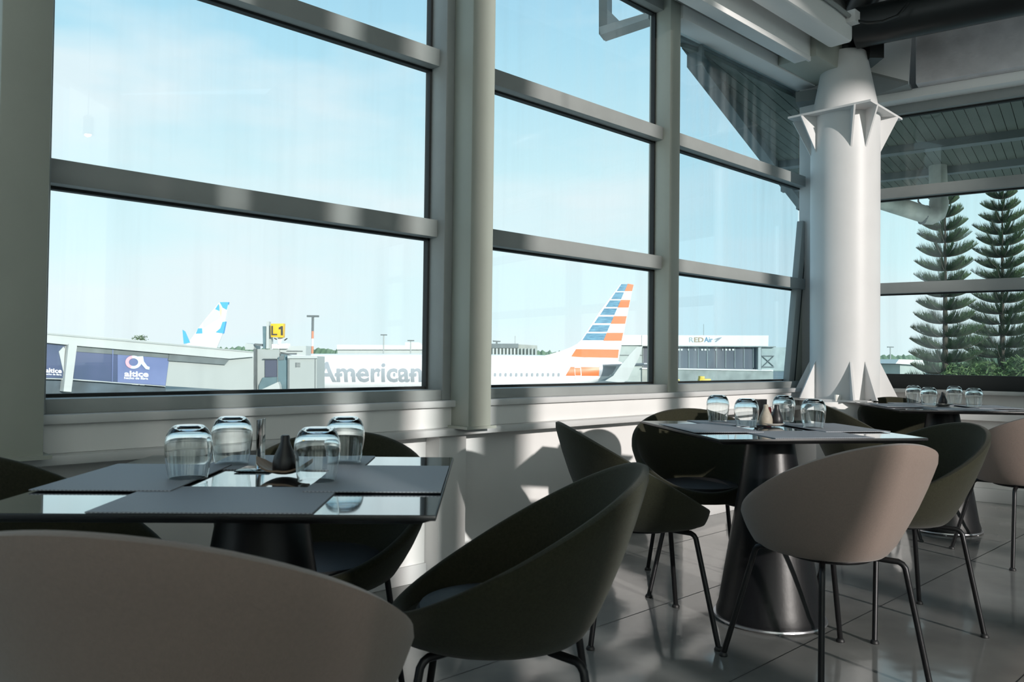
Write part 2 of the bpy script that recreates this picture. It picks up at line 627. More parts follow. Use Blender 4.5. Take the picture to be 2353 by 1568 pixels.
left_bay('window_1', -3.33, -1.735, 0, 'pane_clear', 4.2, -1.69)
left_bay('window_2', -1.60, -0.005, 0, 'pane_clear', 4.2, 0.04)
w3 = left_bay('window_3', 0.10, 1.86, 0, 'pane_dirty', 3.12, 1.84)
left_bay('window_6', -5.14, -3.50, 0, 'pane_clear', 4.2)
left_bay('window_7', -9.0, -5.32, 0, 'pane_clear', 4.2)
# leaning jamb inside the third bay
a = [(1.62, 0.87), (1.70, 0.87), (1.90, 2.1), (1.83, 2.1)]
MB(LW).prism([(t, 0.0, z) for t, z in a], [(t, 0.05, z) for t, z in a]).build('leaning_jamb', 'grey_paint', w3, bevel=0.003)
a = [(1.70, 0.87), (1.725, 0.87), (1.92, 2.1), (1.90, 2.1)]
MB(LW).prism([(t, 0.0, z) for t, z in a], [(t, 0.045, z) for t, z in a]).build('gasket', 'gasket', w3)
a = [(1.725, 0.87), (1.92, 0.87), (1.93, 2.1)]
MB(LW).prism([(t, 0.0, z) for t, z in a], [(t, 0.03, z) for t, z in a]).build('jamb_filler', 'post_paint', w3)

def post(label, t0, t1, o0, o1, z0, z1, mt, nm='window_post'):
    th = thing(nm, label, 'post', LW((t0 + t1) / 2, (o0 + o1) / 2, z0), 'posts of the window wall')
    MB(LW).box(t0, t1, o0, o1, z0, z1).build('tube', mt, th, bevel=0.006)
    MB(LW).box(t0 - 0.02, t1 + 0.02, o0 + 0.002, o1 + 0.015, z0, z0 + 0.012).build('base_plate', mt, th)
    return th
post('thick greenish grey square post between first and second window, running to the table ledge', -1.691, -1.555, 0.118, 0.25, 0.70, 6.0, 'post_paint')
post('wide grey square post at the left edge of the photo', -3.50, -3.365, 0.118, 0.25, 0.70, 6.0, 'post_paint')
post('pale wide post in the corner, just left of the round column', 1.86, 2.12, 0.0, 0.16, 0.70, 3.4, 'white_paint', 'corner_post')
for i, (t0, t1, nm) in enumerate(((-1.735, -1.60, 'trim_1'), (-0.005, 0.10, 'trim_2'), (-3.50, -3.33, 'trim_3'), (-5.32, -5.14, 'trim_4'))):
    tr_ = struct(nm, LW(t0, 0, 0.825))
    MB(LW).box(t0, t1, -0.04, 0.118, 0.825, 4.2).build('mullion', 'post_paint' if i == 1 else 'grey_paint', tr_, bevel=0.004)
# bits of gasket down the far side of the mullions
# ---- windows of the right wall
wn = struct('window_4', RW(1.5, 0, 0.9))
MB(RW).box(0.1, 9.5, -0.03, 0.10, 0.82, 0.93).build('sill_rail', 'gasket', wn, bevel=0.004)
for z in (1.56, 2.31):
    MB(RW).box(0.1, 9.5, -0.03, 0.065, z, z + 0.085).build('rail', 'grey_paint', wn, bevel=0.003)
    MB(RW).box(0.1, 9.5, -0.025, 0.008, z - 0.010, z).build('gasket', 'gasket', wn)
MB(RW).box(0.1, 9.5, -0.03, 0.065, 2.97, 3.04).build('rail', 'grey_paint', wn, bevel=0.003)
MB(RW).box(0.1, 9.5, -0.025, 0.008, 2.955, 2.97).build('gasket', 'gasket', wn)
for a, b in ((0.93, 1.55), (1.645, 2.30), (2.395, 2.955)):
    MB(RW).box(0.1, 3.4, -0.012, -0.004, a, b).build('pane', 'pane_tinted', wn)
w5 = struct('window_5', RW(6, 0, 0.9))
for a, b in ((0.93, 1.55), (1.645, 2.30), (2.395, 2.955)):
    MB(RW).box(3.52, 9.5, -0.012, -0.004, a, b).build('pane', 'pane_tinted', w5)
MB(RW).box(3.4, 3.52, -0.04, 0.12, 0.82, 3.1).build('mullion', 'grey_paint', w5, bevel=0.004)

# ---- back of the room, behind the camera: piers and gaps shaped for the sun, blinds added as fill
wb = struct('wall_back', (2, -4.3, 0))
xa, xb = A_[0] - 0.5, B_[0] + 0.5
def bk(x0, x1, z0, z1, mt='back_wall', nm='wall_pier'):
    MB().box(x0, x1, -4.3, -4.0, z0, z1).build(nm, mt, wb)
bk(xa, xb, 0, 0.8, nm='wall_base')
bk(xa, xb, 5.7, 6.0, nm='wall_head')
def fill_blind(x0, x1):  # added, unseen: glows with the sun behind it and fills the room
    MB().box(x0, x1, -4.16, -4.15, 0.8, 5.7).build('pane', 'pane_clear', wb)
    MB().box(x0 + 0.01, x1 - 0.01, -4.06, -4.058, 0.85, 5.7).build('light_fill_blind', 'fill_blind', wb)
open_ = [(2.74, 2.92), (3.05, 3.12), (3.6, 3.68), (4.02, 4.14), (4.40, 4.50), (4.90, 6.25), (6.32, 7.7), (7.80, 9.3)]  # gap places and widths chosen to shape the sun patches indoors
bk(xa, -2.0, 0.8, 5.7)
x = -2.0
while x < 2.6:
    x1 = min(x + 1.5, 2.66)
    fill_blind(x, x1)
    bk(x1, x1 + 0.08, 0.8, 5.7)
    x = x1 + 0.08
prevx = 2.74
for i, (x0, x1) in enumerate(open_):
    if x0 - prevx > 0.2:
        fill_blind(prevx, x0)
    elif x0 > prevx:
        bk(prevx, x0, 0.8, 5.7)
    MB().box(x0, x1, -4.16, -4.15, 0.8, 5.7).build('pane', 'pane_back', wb)
    prevx = x1
fill_blind(prevx, xb)
w_l = MB().box(A_[0] - 0.7, A_[0] - 0.5, -4.6, A_[1] + 0.1, 0, 0.8).build('wall_side_left', 'back_wall')
w_l['kind'] = 'structure'
w_r = MB().box(B_[0] + 0.5, B_[0] + 0.7, -4.6, B_[1] + 0.1, 0, 6.0).build('wall_side_right', 'back_wall')
w_r['kind'] = 'structure'

# ================================================================ ROOF STEEL
def beam(label, t0, t1, o0, o1, z0, z1, mt='beam_white', bev=0.008, nm='roof_beam'):
    th = thing(nm, label, 'beam', LW(t1, (o0 + o1) / 2, z0), 'white roof beams over the third window')
    MB(LW).box(t0, t1, o0, o1, z0, z1).build('steel_section', mt, th, bevel=bev)
    return th
beam('white head beam directly above the third window, lowest of the beams', 0.10, 1.86, -0.10, 0.135, 3.12, 3.30)
th = beam('narrow white beam with a bright lower edge, middle of the three over the third window', -4, 1.27, 0.26, 0.38, 3.11, 3.30)
MB(LW).box(-4, 1.27, 0.135, 0.26, 3.20, 3.30).build('web_plate', 'grey_paint', th)
MB(LW).box(-4, 1.25, 0.372, 0.392, 3.09, 3.125).build('bright_lip', 'beam_white', th, bevel=0.003)
th = beam('thick rounded white tube pointing at the column head', -4, 1.36, 0.47, 0.64, 3.18, 3.37, bev=0.03)
MB(LW).tube([(-4, 0.66, 3.33), (1.05, 0.66, 3.33), (1.24, 0.66, 3.32)], 0.014, 8).build('conduit', 'grey_paint', th, smooth=True)
MB(LW).box(1.24, 1.32, 0.62, 0.70, 3.28, 3.36).build('junction_box', 'white_paint', th, bevel=0.004)
MB(LW).box(0.3, 0.36, 0.63, 0.68, 3.30, 3.36).build('conduit_clip', 'grey_paint', th, bevel=0.003)
tw = struct('trim_5', LW(0, 0.5, 3.3))
MB(LW).box(-4, 1.9, 0.0, 0.47, 3.32, 3.36).build('roof_panel', 'beam_white', tw)
MB(LW).box(1.27, 2.12, 0.10, 0.42, 3.13, 3.34).build('corner_block', 'post_paint', tw, bevel=0.006)

# column
CC = Vector((2.42, 5.85, 0))
co = thing('round_column', 'round white steel column with a diamond flange plate in the corner of the room', 'column', (CC.x, CC.y, 0.74))
c3 = (CC.x, CC.y, 0)
MB().lathe([(0.2375, 0.74), (0.2375, 2.80)], 64, c3).build('shaft', 'white_paint', co, smooth=True)
MB().lathe([(0.236, 2.80), (0.145, 3.27)], 64, c3).build('tapered_cap', 'white_paint', co, smooth=True)
def diamond(z0, z1, h):
    q = [(CC.x - h, CC.y), (CC.x, CC.y - h), (CC.x + h, CC.y), (CC.x, CC.y + h)]
    return MB().prism([(x, y, z0) for x, y in q], [(x, y, z1) for x, y in q])
diamond(2.795, 2.81, 0.42).build('flange_plate', 'white_paint', co)
diamond(0.74, 0.755, 0.38).build('base_plate', 'white_paint', co)
for k in range(4):
    for sg in (-1, 1):
        ang = -PI / 2 + k * PI / 2 + sg * 0.22
        d = Vector((math.cos(ang), math.sin(ang), 0))
        s_ = Vector((-d.y, d.x, 0)) * 0.006
        for (z0, z1, nm) in ((2.795, 2.53, 'upper_gusset'), (0.755, 1.03, 'lower_gusset')):
            q = [CC + d * 0.23 + Vector((0, 0, z0)), CC + d * 0.365 + Vector((0, 0, z0)), CC + d * 0.235 + Vector((0, 0, z1)), CC + d * 0.23 + Vector((0, 0, z1))]
            MB().prism([p - s_ for p in q], [p + s_ for p in q]).build(nm, 'white_paint', co)
pl = MB().box(2.12, 2.72, 5.60, 6.15, 0.0, 0.74).build('column_plinth', 'wall_white', bevel=0.01)
tag(pl, 'white concrete plinth under the round corner column', 'plinth')
bx = MB().box(2.30, 2.36, 5.47, 5.53, 0.70, 0.74)
bx = MB().box(2.262, 2.30, 5.615, 5.65, 0.742, 0.79).build('socket_cube', 'porcelain', bevel=0.004)
tag(bx, 'tiny white cube standing on the plinth in front of the column foot', 'box')

# dark node and struts above the column
nd = thing('roof_node', 'black steel node on top of the white column', 'steel node', (CC.x, CC.y, 3.27))
MB().lathe([(0.10, 3.26), (0.10, 3.34), (0.085, 3.45), (0.12, 3.62), (0.20, 3.9)], 24, c3).build('node_stem', 'black_paint', nd, smooth=True)
MB(RW).box(0.2, 0.24, 0.2, 0.9, 3.24, 3.42).build('node_plate', 'black_paint', nd)
for dx, dy in ((-0.55, -0.15), (0.35, -0.5), (-0.2, 0.6)):
    MB().tube([(CC.x, CC.y, 3.45), (CC.x + dx, CC.y + dy, 4.3)], [0.10, 0.14], 14).build('strut', 'black_paint', nd, smooth=True)
MB().box(CC.x - 0.27, CC.x - 0.13, CC.y - 0.1, CC.y + 0.06, 3.22, 3.36).build('side_lug', 'black_paint', nd)
MB().box(CC.x + 0.12, CC.x + 0.22, CC.y - 0.14, CC.y + 0.06, 3.20, 3.33).build('side_lug', 'black_paint', nd)
cb = MB().tube([(2.27, 5.32, 3.30), (2.33, 5.28, 3.27), (2.42, 5.26, 3.27), (2.52, 5.26, 3.31), (2.60, 5.27, 3.40)], 0.010, 8).build('loose_cable', 'black_paint', smooth=True)
tag(cb, 'thin black cable looping from the white junction box to the black node', 'cable')
bb = thing('black_roof_beam', 'big round black beam running from the column head to the upper right', 'beam', (2.5, 5.6, 3.36))
pa, pb = Vector((2.42, 5.66, 3.39)), Vector((2.42, 5.66, 3.39)) + DR * 6
MB().tube([pa, pb], 0.14, 28).build('steel_tube', 'black_paint', bb, smooth=True)
bb2 = thing('black_roof_beam', 'flat black girder above the round black beam, top right corner', 'beam', (2.5, 5.4, 3.6))
MB(RW).box(-0.3, 8, 1.0, 1.2, 3.80, 4.1).build('girder_web', 'black_paint', bb2)
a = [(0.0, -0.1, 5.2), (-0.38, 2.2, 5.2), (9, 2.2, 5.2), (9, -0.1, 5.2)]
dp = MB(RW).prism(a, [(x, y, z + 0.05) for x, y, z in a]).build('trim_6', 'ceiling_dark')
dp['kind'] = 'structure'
# stucco beam and white gusset
sb = thing('stucco_beam', 'rough grey rendered beam above the right window, with dirt at its left end', 'beam', RW(0.64, 0.15, 3.11))
MB(RW).box(0.66, 9, -0.02, 0.30, 3.11, 3.62).build('rendered_face', 'stucco', sb, bevel=0.006)
gp = thing('gusset_panel', 'white angled steel gusset panel right of the column head', 'panel', RW(0.3, 0.3, 3.1))
a = [(0.0, 0.30, 3.5), (0.64, 0.36, 3.5), (0.62, 0.36, 3.10), (0.10, 0.30, 3.36)]
MB(RW).prism(a, [(x, y - 0.03, z) for x, y, z in a]).build('plate', 'beam_white', gp)
a = [(0.10, 0.30, 3.36), (0.62, 0.36, 3.10), (0.62, 0.04, 3.10), (0.0, 0.04, 3.10)]
MB(RW).prism(a, [(x, y, z + 0.02) for x, y, z in a]).build('return_plate', 'grey_paint', gp)
hb = thing('ledge_beam', 'long pale ledge beam between the rendered beam and the right window glass', 'beam', RW(1, 0, 3.04))
MB(RW).box(0.0, 9, -0.03, 0.20, 3.04, 3.11).build('ledge', 'beam_white', hb, bevel=0.006)

# ================================================================ OUTSIDE ROOF OVERHANG
so = thing('roof_overhang', 'dark planked underside of the roof overhang outside the right window', 'roof', RW(2, -2, 3.08))
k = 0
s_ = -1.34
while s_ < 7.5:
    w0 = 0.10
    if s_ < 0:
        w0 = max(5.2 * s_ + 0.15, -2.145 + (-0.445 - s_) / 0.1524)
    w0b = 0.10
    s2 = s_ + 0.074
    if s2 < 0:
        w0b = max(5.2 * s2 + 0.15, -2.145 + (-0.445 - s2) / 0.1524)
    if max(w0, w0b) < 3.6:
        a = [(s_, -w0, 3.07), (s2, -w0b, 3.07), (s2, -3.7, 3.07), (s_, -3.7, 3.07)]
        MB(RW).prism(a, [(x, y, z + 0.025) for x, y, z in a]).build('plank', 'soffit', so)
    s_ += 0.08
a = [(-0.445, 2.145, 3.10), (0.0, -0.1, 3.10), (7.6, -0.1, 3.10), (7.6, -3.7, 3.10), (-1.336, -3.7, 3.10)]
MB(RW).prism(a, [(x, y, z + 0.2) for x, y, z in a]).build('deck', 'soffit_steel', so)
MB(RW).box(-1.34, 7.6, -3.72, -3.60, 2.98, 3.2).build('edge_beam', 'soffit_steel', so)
pA, pB = Vector(RW(-0.445, 2.10, 0)), Vector(RW(-1.336, -3.72, 0))
dd = (pB - pA).normalized()
nn = Vector((dd.y, -dd.x, 0))
q = [pA + dd * 0.2, pB + dd * 0.1, pB + dd * 0.1 + nn * 0.10, pA + dd * 0.2 + nn * 0.10]
MB().prism([(p.x, p.y, 2.98) for p in q], [(p.x, p.y, 3.2) for p in q]).build('edge_beam', 'soffit_steel', so)
q = [pA + dd * 1.3 + nn * 0.55, pB - dd * 0.6 + nn * 0.55, pB - dd * 0.6 + nn * 0.70, pA + dd * 1.3 + nn * 0.70]
MB().prism([(p.x, p.y, 2.99) for p in q], [(p.x, p.y, 3.07) for p in q]).build('joist', 'soffit_steel', so)
MB(RW).box(-0.9, 7.6, -1.45, -1.33, 3.0, 3.07).build('joist', 'soffit_steel', so)
MB(RW).box(-1.2, 7.6, -2.6, -2.5, 3.0, 3.07).build('joist', 'soffit_steel', so)

# bracket outside the second bay
bk_ = thing('outside_bracket', 'grey open steel bracket outside, at the top right of the second window', 'bracket', at_y(1430, 30, 5.6))
def fr(ptsa, ptsb, dy, nm):
    a = [at_y(x, y, d) for x, y, d in ptsa]
    MB().prism(a, [p + Vector(dy) for p in a]).build(nm, 'soffit_steel' if nm == 'inner_face' else 'grey_paint', bk_)
fr([(1376, -60, 5.7), (1395, -60, 5.7), (1395, 75, 5.7), (1376, 78, 5.7)], 0, (0.05, 0.12, 0), 'upright')
fr([(1376, 62, 5.7), (1490, 28, 5.4), (1490, 42, 5.4), (1380, 80, 5.7)], 0, (0.05, 0.12, 0), 'bottom_bar')
fr([(1395, 20, 5.7), (1425, 50, 5.62), (1402, 62, 5.7), (1395, 62, 5.7)], 0, (0.05, 0.10, 0), 'corner_web')
fr([(1393, -60, 5.75), (1505, -60, 5.45), (1505, 42, 5.45), (1393, -20, 5.75)], 0, (0.03, 0.05, 0), 'inner_face')

# galvanised drain pipe under the overhang
pp = thing('drain_pipe', 'galvanised drain pipe with an elbow outside the right window, in front of the left pine', 'pipe', at_y(2140, 490, 8.2))
q0, q1, q2 = at_y(1960, 440, 8.0), at_y(2128, 495, 8.2), at_y(2172, 440, 8.5)
pt = [q0, q1 + (q0 - q1) * 0.02, q1 + Vector((0.09, 0, 0.0)), q2 + (q1 - q2) * 0.45, q2 + Vector((0.01, 0.05, 0.55))]
MB().tube([q0, q1 + Vector((0.03, 0, -0.005))], 0.088, 20).build('sloping_run', 'galvanised', pp, smooth=True)
MB().tube([q1 + Vector((-0.02, 0, 0)), q1 + Vector((0.05, 0, -0.005)), q1 + Vector((0.12, 0.02, 0.03)), q1 + Vector((0.155, 0.05, 0.10)), q1 + Vector((0.17, 0.07, 0.16))], 0.092, 20).build('elbow', 'galvanised', pp, smooth=True)
MB().tube([q1 + Vector((0.165, 0.06, 0.12)), q1 + Vector((0.19, 0.15, 0.75))], 0.086, 20).build('riser', 'galvanised', pp, smooth=True)
MB().tube([q1 + Vector((-0.03, 0, 0.006)), q1 + Vector((-0.015, 0, 0.002))], 0.100, 20).build('clamp_ring', 'soffit_steel', pp, smooth=True)
MB().tube([q1 + Vector((-0.03, 0, 0.09)), q1 + Vector((-0.08, 0, 0.14)), q1 + Vector((-0.08, 0, 0.24)), q1 + Vector((-0.11, 0, 0.28))], 0.008, 6).build('hanger_wire', 'black_paint', pp)

# ================================================================ CHAIRS
def chair_shell(mb, fz=0.40):
    NS = 72
    def rim(phi):
        c, s = math.cos(phi), math.sin(phi)
        bf, bs = 0.030 + 0.215 * c, 0.200 * s
        k = 0.37 * c * c + 0.52 * s * s
        h = (0.1965 - 0.551 * bf) / (1 + 0.551 * k * c)
        return bf, bs, k, h
    rings = []
    def ring(fn):
        rings.append([fn(2 * PI * i / NS) for i in range(NS)])
    TT = 0.030
    def wall(v, inner):
        def fn(phi):
            bf, bs, k, h = rim(phi)
            c, s = math.cos(phi), math.sin(phi)
            b_ = 0.012 * math.sin(PI * min(v, 1.0)) * min(1, h / 0.2)
            if inner:
                z = max(h * v, 0.034)
                rr = k * z - TT + b_
            else:
                z = h * v
                rr = k * z + b_
            return (bs + s * rr, bf + c * rr, fz + z)
        return fn
    ring(lambda p: (0.165 * math.sin(p), 0.030 + 0.180 * math.cos(p), fz))
    ring(lambda p: (0.188 * math.sin(p), 0.030 + 0.203 * math.cos(p), fz + 0.002))
    ring(lambda p: (0.198 * math.sin(p), 0.030 + 0.213 * math.cos(p), fz + 0.010))
    for v in (0.12, 0.3, 0.5, 0.7, 0.85, 0.95):
        ring(wall(v, False))
    for q in (0.25, 0.5, 0.75, 1.0):          # rounded lip
        def lip(phi, q=q):
            bf, bs, k, h = rim(phi)
            c, s = math.cos(phi), math.sin(phi)
            a = q * PI
            off = TT / 2 * (math.cos(a) - 1)
            rr = k * h + off
            return (bs + s * rr, bf + c * rr, fz + h - 0.006 + math.sin(a) * 0.013)
        ring(lip)
    for v in (0.85, 0.65, 0.45, 0.25, 0.12):
        ring(wall(v, True))
    ring(lambda p: (0.11 * math.sin(p), 0.12 * math.cos(p), fz + 0.034))
    vs = [v for r_ in rings for v in r_]
    fs = []
    for i in range(len(rings) - 1):
        for k in range(NS):
            k2 = (k + 1) % NS
            fs.append((i * NS + k, i * NS + k2, (i + 1) * NS + k2, (i + 1) * NS + k))
    fs.append(tuple(range(NS))[::-1])
    n = len(rings) - 1
    fs.append(tuple(range(n * NS, (n + 1) * NS)))
    mb.add(vs, fs)

def make_chair(label, fabric):
    t = thing('tub_chair', label, 'chair', (0, 0, 0), 'tub chairs around the tables')
    mb = MB()
    chair_shell(mb)
    mb.build('shell', fabric, t, smooth=True, angle=60)
    cu = MB().lathe([(0.0, 0.436), (0.158, 0.436), (0.172, 0.442), (0.176, 0.450), (0.168, 0.462), (0.13, 0.470), (0.0, 0.474)], 40, (0, 0.02, 0), sx=1.0, sy=1.04)
    cu.build('seat_cushion', 'black_leather', t, smooth=True, merge=True)
    rg = MB()
    rg.tube([(0.13 * math.cos(a), 0.14 * math.sin(a), 0.393) for a in [2 * PI * i / 24 for i in range(25)]], 0.008, 8, cap=False)
    rg.build('seat_ring', 'leg_metal', t, smooth=True)
    for sx, sy, fx in ((-1, 1, 0.245), (1, 1, 0.245), (-1, -1, 0.205), (1, -1, 0.205)):
        fy = 0.225 * sy
        p0 = Vector((sx * 0.10, sy * 0.10, 0.391))
        p1 = Vector((sx * 0.145, sy * 0.155, 0.389))
        p2 = Vector((sx * 0.158, sy * 0.170, 0.372))
        p3 = Vector((sx * fx, fy, 0.006))
        lg = MB().tube([p0, p1, p1 + (p2 - p1) * 0.6 + Vector((0, 0, 0.004)), p2, p2 + (p3 - p2) * 0.1, p3], 0.0095, 10)
        lg = lg.build('leg', 'leg_metal', t, smooth=True)
        MB().lathe([(0.015, 0.0), (0.016, 0.004), (0.012, 0.012), (0.009, 0.014)], 14, (p3.x, p3.y, 0)).build('foot_glide', 'black_leather', lg, smooth=True)
    return t
dk = make_chair('dark olive tub chair to the right of the front table, seen from its side', 'dark_fabric')
tp = make_chair('large blurred taupe tub chair back in the bottom left foreground', 'taupe_fabric')
def put(o, x, y, rz):
    o.location = (x, y, 0)
    o.rotation_euler = (0, 0, R(rz))
put(dk, -0.008, 1.84, 88)
put(tp, -0.448, 1.225, -8)
tp.scale = (1.05, 1.05, 1.05)
for src, x, y, rz, lab in (
    (dk, 0.49, 3.07, -84, 'dark olive tub chair side-on, left of the middle table'),
    (dk, 0.86, 3.68, 176, 'dark olive tub chair behind the middle table, facing the camera'),
    (dk, 1.53, 3.20, 95, 'dark green tub chair at the right of the middle table, with its inside showing'),
    (dk, -0.53, 2.27, 180, 'black looking tub chair behind the front table, partly seen below its edge'),
    (dk, -1.03, 1.88, -88, 'dark tub chair at the left edge, on the left of the front table'),
    (dk, 2.11, 4.84, -88, 'dark olive tub chair on the left of the far table, by the column plinth'),
    (dk, 2.61, 5.27, 176, 'dark olive tub chair behind the far table, right of the column'),
    (tp, 1.045, 2.66, 18, 'taupe tub chair seen from behind in front of the middle table'),
    (tp, 2.68, 4.22, 2, 'pinkish taupe tub chair cut by the right edge, in front of the far table')):
    dup(src, (x, y, 0), R(rz), lab).scale = (1, 1, 1)

# ================================================================ TABLES
def make_table(label):
    t = thing('cafe_table', label, 'table', (0, 0, 0), 'square pedestal tables')
    MB().box(-0.4, 0.4, -0.4, 0.4, 0.740, 0.7492).build('table_top', 'table_edge', t, bevel=0.0015)
    MB().box(-0.398, 0.398, -0.398, 0.398, 0.7485, 0.75).build('gloss_surface', 'table_gloss', t)
    MB().prism([(-0.37, -0.37, 0.729), (0.37, -0.37, 0.729), (0.37, 0.37, 0.729), (-0.37, 0.37, 0.729)], [(-0.395, -0.395, 0.7405), (0.395, -0.395, 0.7405), (0.395, 0.395, 0.7405), (-0.395, 0.395, 0.7405)]).build('underside', 'table_edge', t)
    MB().lathe([(0.206, 0.014), (0.206, 0.03), (0.196, 0.06), (0.09, 0.71), (0.13, 0.72), (0.13, 0.729)], 56).build('cone_pedestal', 'pedestal', t, smooth=True)
    MB().lathe([(0.216, 0.004), (0.218, 0.008), (0.216, 0.014)], 56).build('base_rim', 'steel_rim', t, smooth=True)
    for k in range(6):
        a = k * PI / 3 + 0.2
        MB().lathe([(0.012, 0), (0.012, 0.005)], 10, (0.2 * math.cos(a), 0.2 * math.sin(a), 0)).build('levelling_foot', 'steel_rim', t)
    return t
T1, T2, T3 = (-0.54, 1.762, R(2)), (1.035, 3.215, R(10)), (2.66, 4.96, R(-6))
t1 = make_table('square dark glossy table in the left foreground')
t1.location = (T1[0], T1[1], 0)
t1.rotation_euler = (0, 0, T1[2])
dup(t1, (T2[0], T2[1], 0), T2[2], 'square dark glossy table in the middle, on a black cone pedestal')
dup(t1, (T3[0], T3[1], 0), T3[2], 'square dark glossy table farthest away, near the right window')
def on(T, x, y, z=0.7505):
    c, s = math.cos(T[2]), math.sin(T[2])
    return (T[0] + c * x - s * y, T[1] + s * x + c * y, z)
pm = MB().box(-0.19, 0.19, -0.135, 0.135, 0, 0.0022).build('placemat', 'weave')
first = True
TN = {0: 'front table', 1: 'middle table', 2: 'far table'}
for ti, T in enumerate((T1, T2, T3)):
    for (x, y, a, dz, nm) in ((0.0, -0.262, 0, 0.0, 'near side'), (0.0, 0.262, 0, 0.0, 'window side'), (-0.262, 0, 90, 0.0024, 'left side'), (0.262, 0, 90, 0.0024, 'right side')):
        p_ = pm if first else pm.copy()
        if not first: COL.objects.link(p_)
        first = False
        p_.location = on(T, x, y, 0.7505 + dz)
        p_.rotation_euler = (0, 0, T[2] + R(a))
        tag(p_, 'grey woven placemat at the %s of the %s' % (nm, TN[ti]), 'placemat', 'grey placemats')

# glasses, upside down
gprof = [(0.0395, 0.0), (0.0396, 0.001), (0.0405, 0.006), (0.0422, 0.015), (0.0440, 0.026), (0.0459, 0.038), (0.0475, 0.052), (0.0485, 0.068), (0.0478, 0.080), (0.0448, 0.092), (0.0395, 0.103), (0.0330, 0.1095), (0.0280, 0.1125), (0.0240, 0.113), (0.0, 0.1115)]
gin = [(0.0, 0.1045), (0.024, 0.1040), (0.0320, 0.1015), (0.0385, 0.0965), (0.0432, 0.0885), (0.0462, 0.078), (0.0470, 0.067), (0.0461, 0.052), (0.0446, 0.038), (0.0427, 0.026), (0.0409, 0.015), (0.0392, 0.006), (0.0384, 0.001), (0.0384, 0.0)]
g0 = MB().lathe(gprof[::-1] + gin[::-1], 48).build('tumbler', 'glass', smooth=True, angle=35, merge=True)
def at_tab(px, py, z=0.7535):
    p = at_z(px, py, z)
    return (p.x, p.y, z)
gl_ = [(432, 1103, 'upside-down clear tumbler nearest the left corner of the front table'),
       (532, 1068, 'upside-down clear tumbler second from the left on the front table, farther back'),
       (728, 1110, 'upside-down clear tumbler in front of the dark shaker on the front table'),
       (792, 1066, 'upside-down clear tumbler rightmost and farthest back on the front table'),
       (1649, 970, 'upside-down clear tumbler leftmost on the middle table'),
       (1715, 984, 'upside-down clear tumbler just left of the beige shaker on the middle table'),
       (1801, 971, 'upside-down clear tumbler behind the dark shaker on the middle table'),
       (1869, 985, 'upside-down clear tumbler rightmost on the middle table'),
       (2099, 927, 'upside-down clear tumbler leftmost on the far table'),
       (2134, 934, 'upside-down clear tumbler left of the dark shaker on the far table'),
       (2193, 929, 'upside-down clear tumbler right of the dark shaker on the far table'),
       (2238, 937, 'upside-down clear tumbler rightmost on the far table')]
for i, (x, y, lab) in enumerate(gl_):
    g = g0 if i == 0 else g0.copy()
    if i: COL.objects.link(g)
    q = at_tab(x, y, 0.7508)
    z = 0.7553
    g.location = (q[0], q[1], z)
    tag(g, lab, 'glass', 'upside-down tumblers on the tables')

sprof = [(0.0, 0.0), (0.024, 0.0), (0.027, 0.004), (0.027, 0.022), (0.024, 0.036), (0.015, 0.056), (0.010, 0.070), (0.010, 0.080), (0.008, 0.0835), (0.0, 0.084)]
def shaker(label, loc, mt, sc=1.0):
    s = MB().lathe([(r_ * sc, z * sc) for r_, z in sprof], 32).build('shaker', mt, smooth=True, merge=True)
    s.location = loc
    return tag(s, label, 'shaker', 'bottle-shaped shakers')
def saucer(label, loc):
    s = MB().lathe([(0.0, 0.0), (0.034, 0.0), (0.052, 0.010), (0.054, 0.013), (0.050, 0.0125), (0.034, 0.005), (0.0, 0.004)], 36).build('saucer', 'porcelain', smooth=True, merge=True)
    s.location = loc
    return tag(s, label, 'saucer', 'small white saucers')
# front table: wooden boat tray with dark shaker, clear stand
p = at_tab(648, 1090, 0.7535)
tr = MB()
vs, fs = [], []
NX, NY = 14, 6
for i in range(NX + 1):
    for j in range(NY + 1):
        u, v = i / NX * 2 - 1, j / NY * 2 - 1
        wd = 0.036 * math.sqrt(max(0.0, 1 - abs(u) ** 2.4)) + 0.002
        x = u * 0.066
        z = 0.004 + 0.034 * abs(u) ** 2.2 + 0.010 * v * v * (1 - abs(u))
        vs.append((x, v * wd, z))
n0 = len(vs)
vs += [(x, y, max(z - 0.004, 0.0)) for x, y, z in vs]
for i in range(NX):
    for j in range(NY):
        a = i * (NY + 1) + j
        fs.append((a, a + NY + 1, a + NY + 2, a + 1))
        fs.append((n0 + a, n0 + a + 1, n0 + a + NY + 2, n0 + a + NY + 1))
for i in range(NX):
    a, b = i * (NY + 1), (i + 1) * (NY + 1)
    fs.append((a, n0 + a, n0 + b, b))
    fs.append((a + NY, b + NY, n0 + b + NY, n0 + a + NY))
for j in range(NY):
    a = NX * (NY + 1) + j
    fs.append((j, j + 1, n0 + j + 1, n0 + j))
    fs.append((a, n0 + a, n0 + a + 1, a + 1))
tr.add(vs, fs)
tr = tr.build('boat_tray', 'wood', smooth=True)
tr.location = (p[0] + 0.005, p[1], 0.7532)
tr.rotation_euler = (0, 0, R(-8))
tag(tr, 'small curved wooden tray under the dark shaker on the front table', 'tray')
shaker('black bottle-shaped shaker in the wooden tray on the front table', (p[0] + 0.006, p[1], 0.7575), 'ceramic_dark', 1.0)
p = at_tab(592, 1082, 0.7512)
cs = thing('menu_stand', 'thin clear acrylic menu stand seen edge-on behind the tray on the front table', 'stand', p)
MB().box(p[0] - 0.0015, p[0] + 0.0015, p[1] - 0.01, p[1] + 0.05, p[2] + 0.004, p[2] + 0.118).build('upright_sheet', 'glass', cs, bevel=0.0008)
vs = MB()
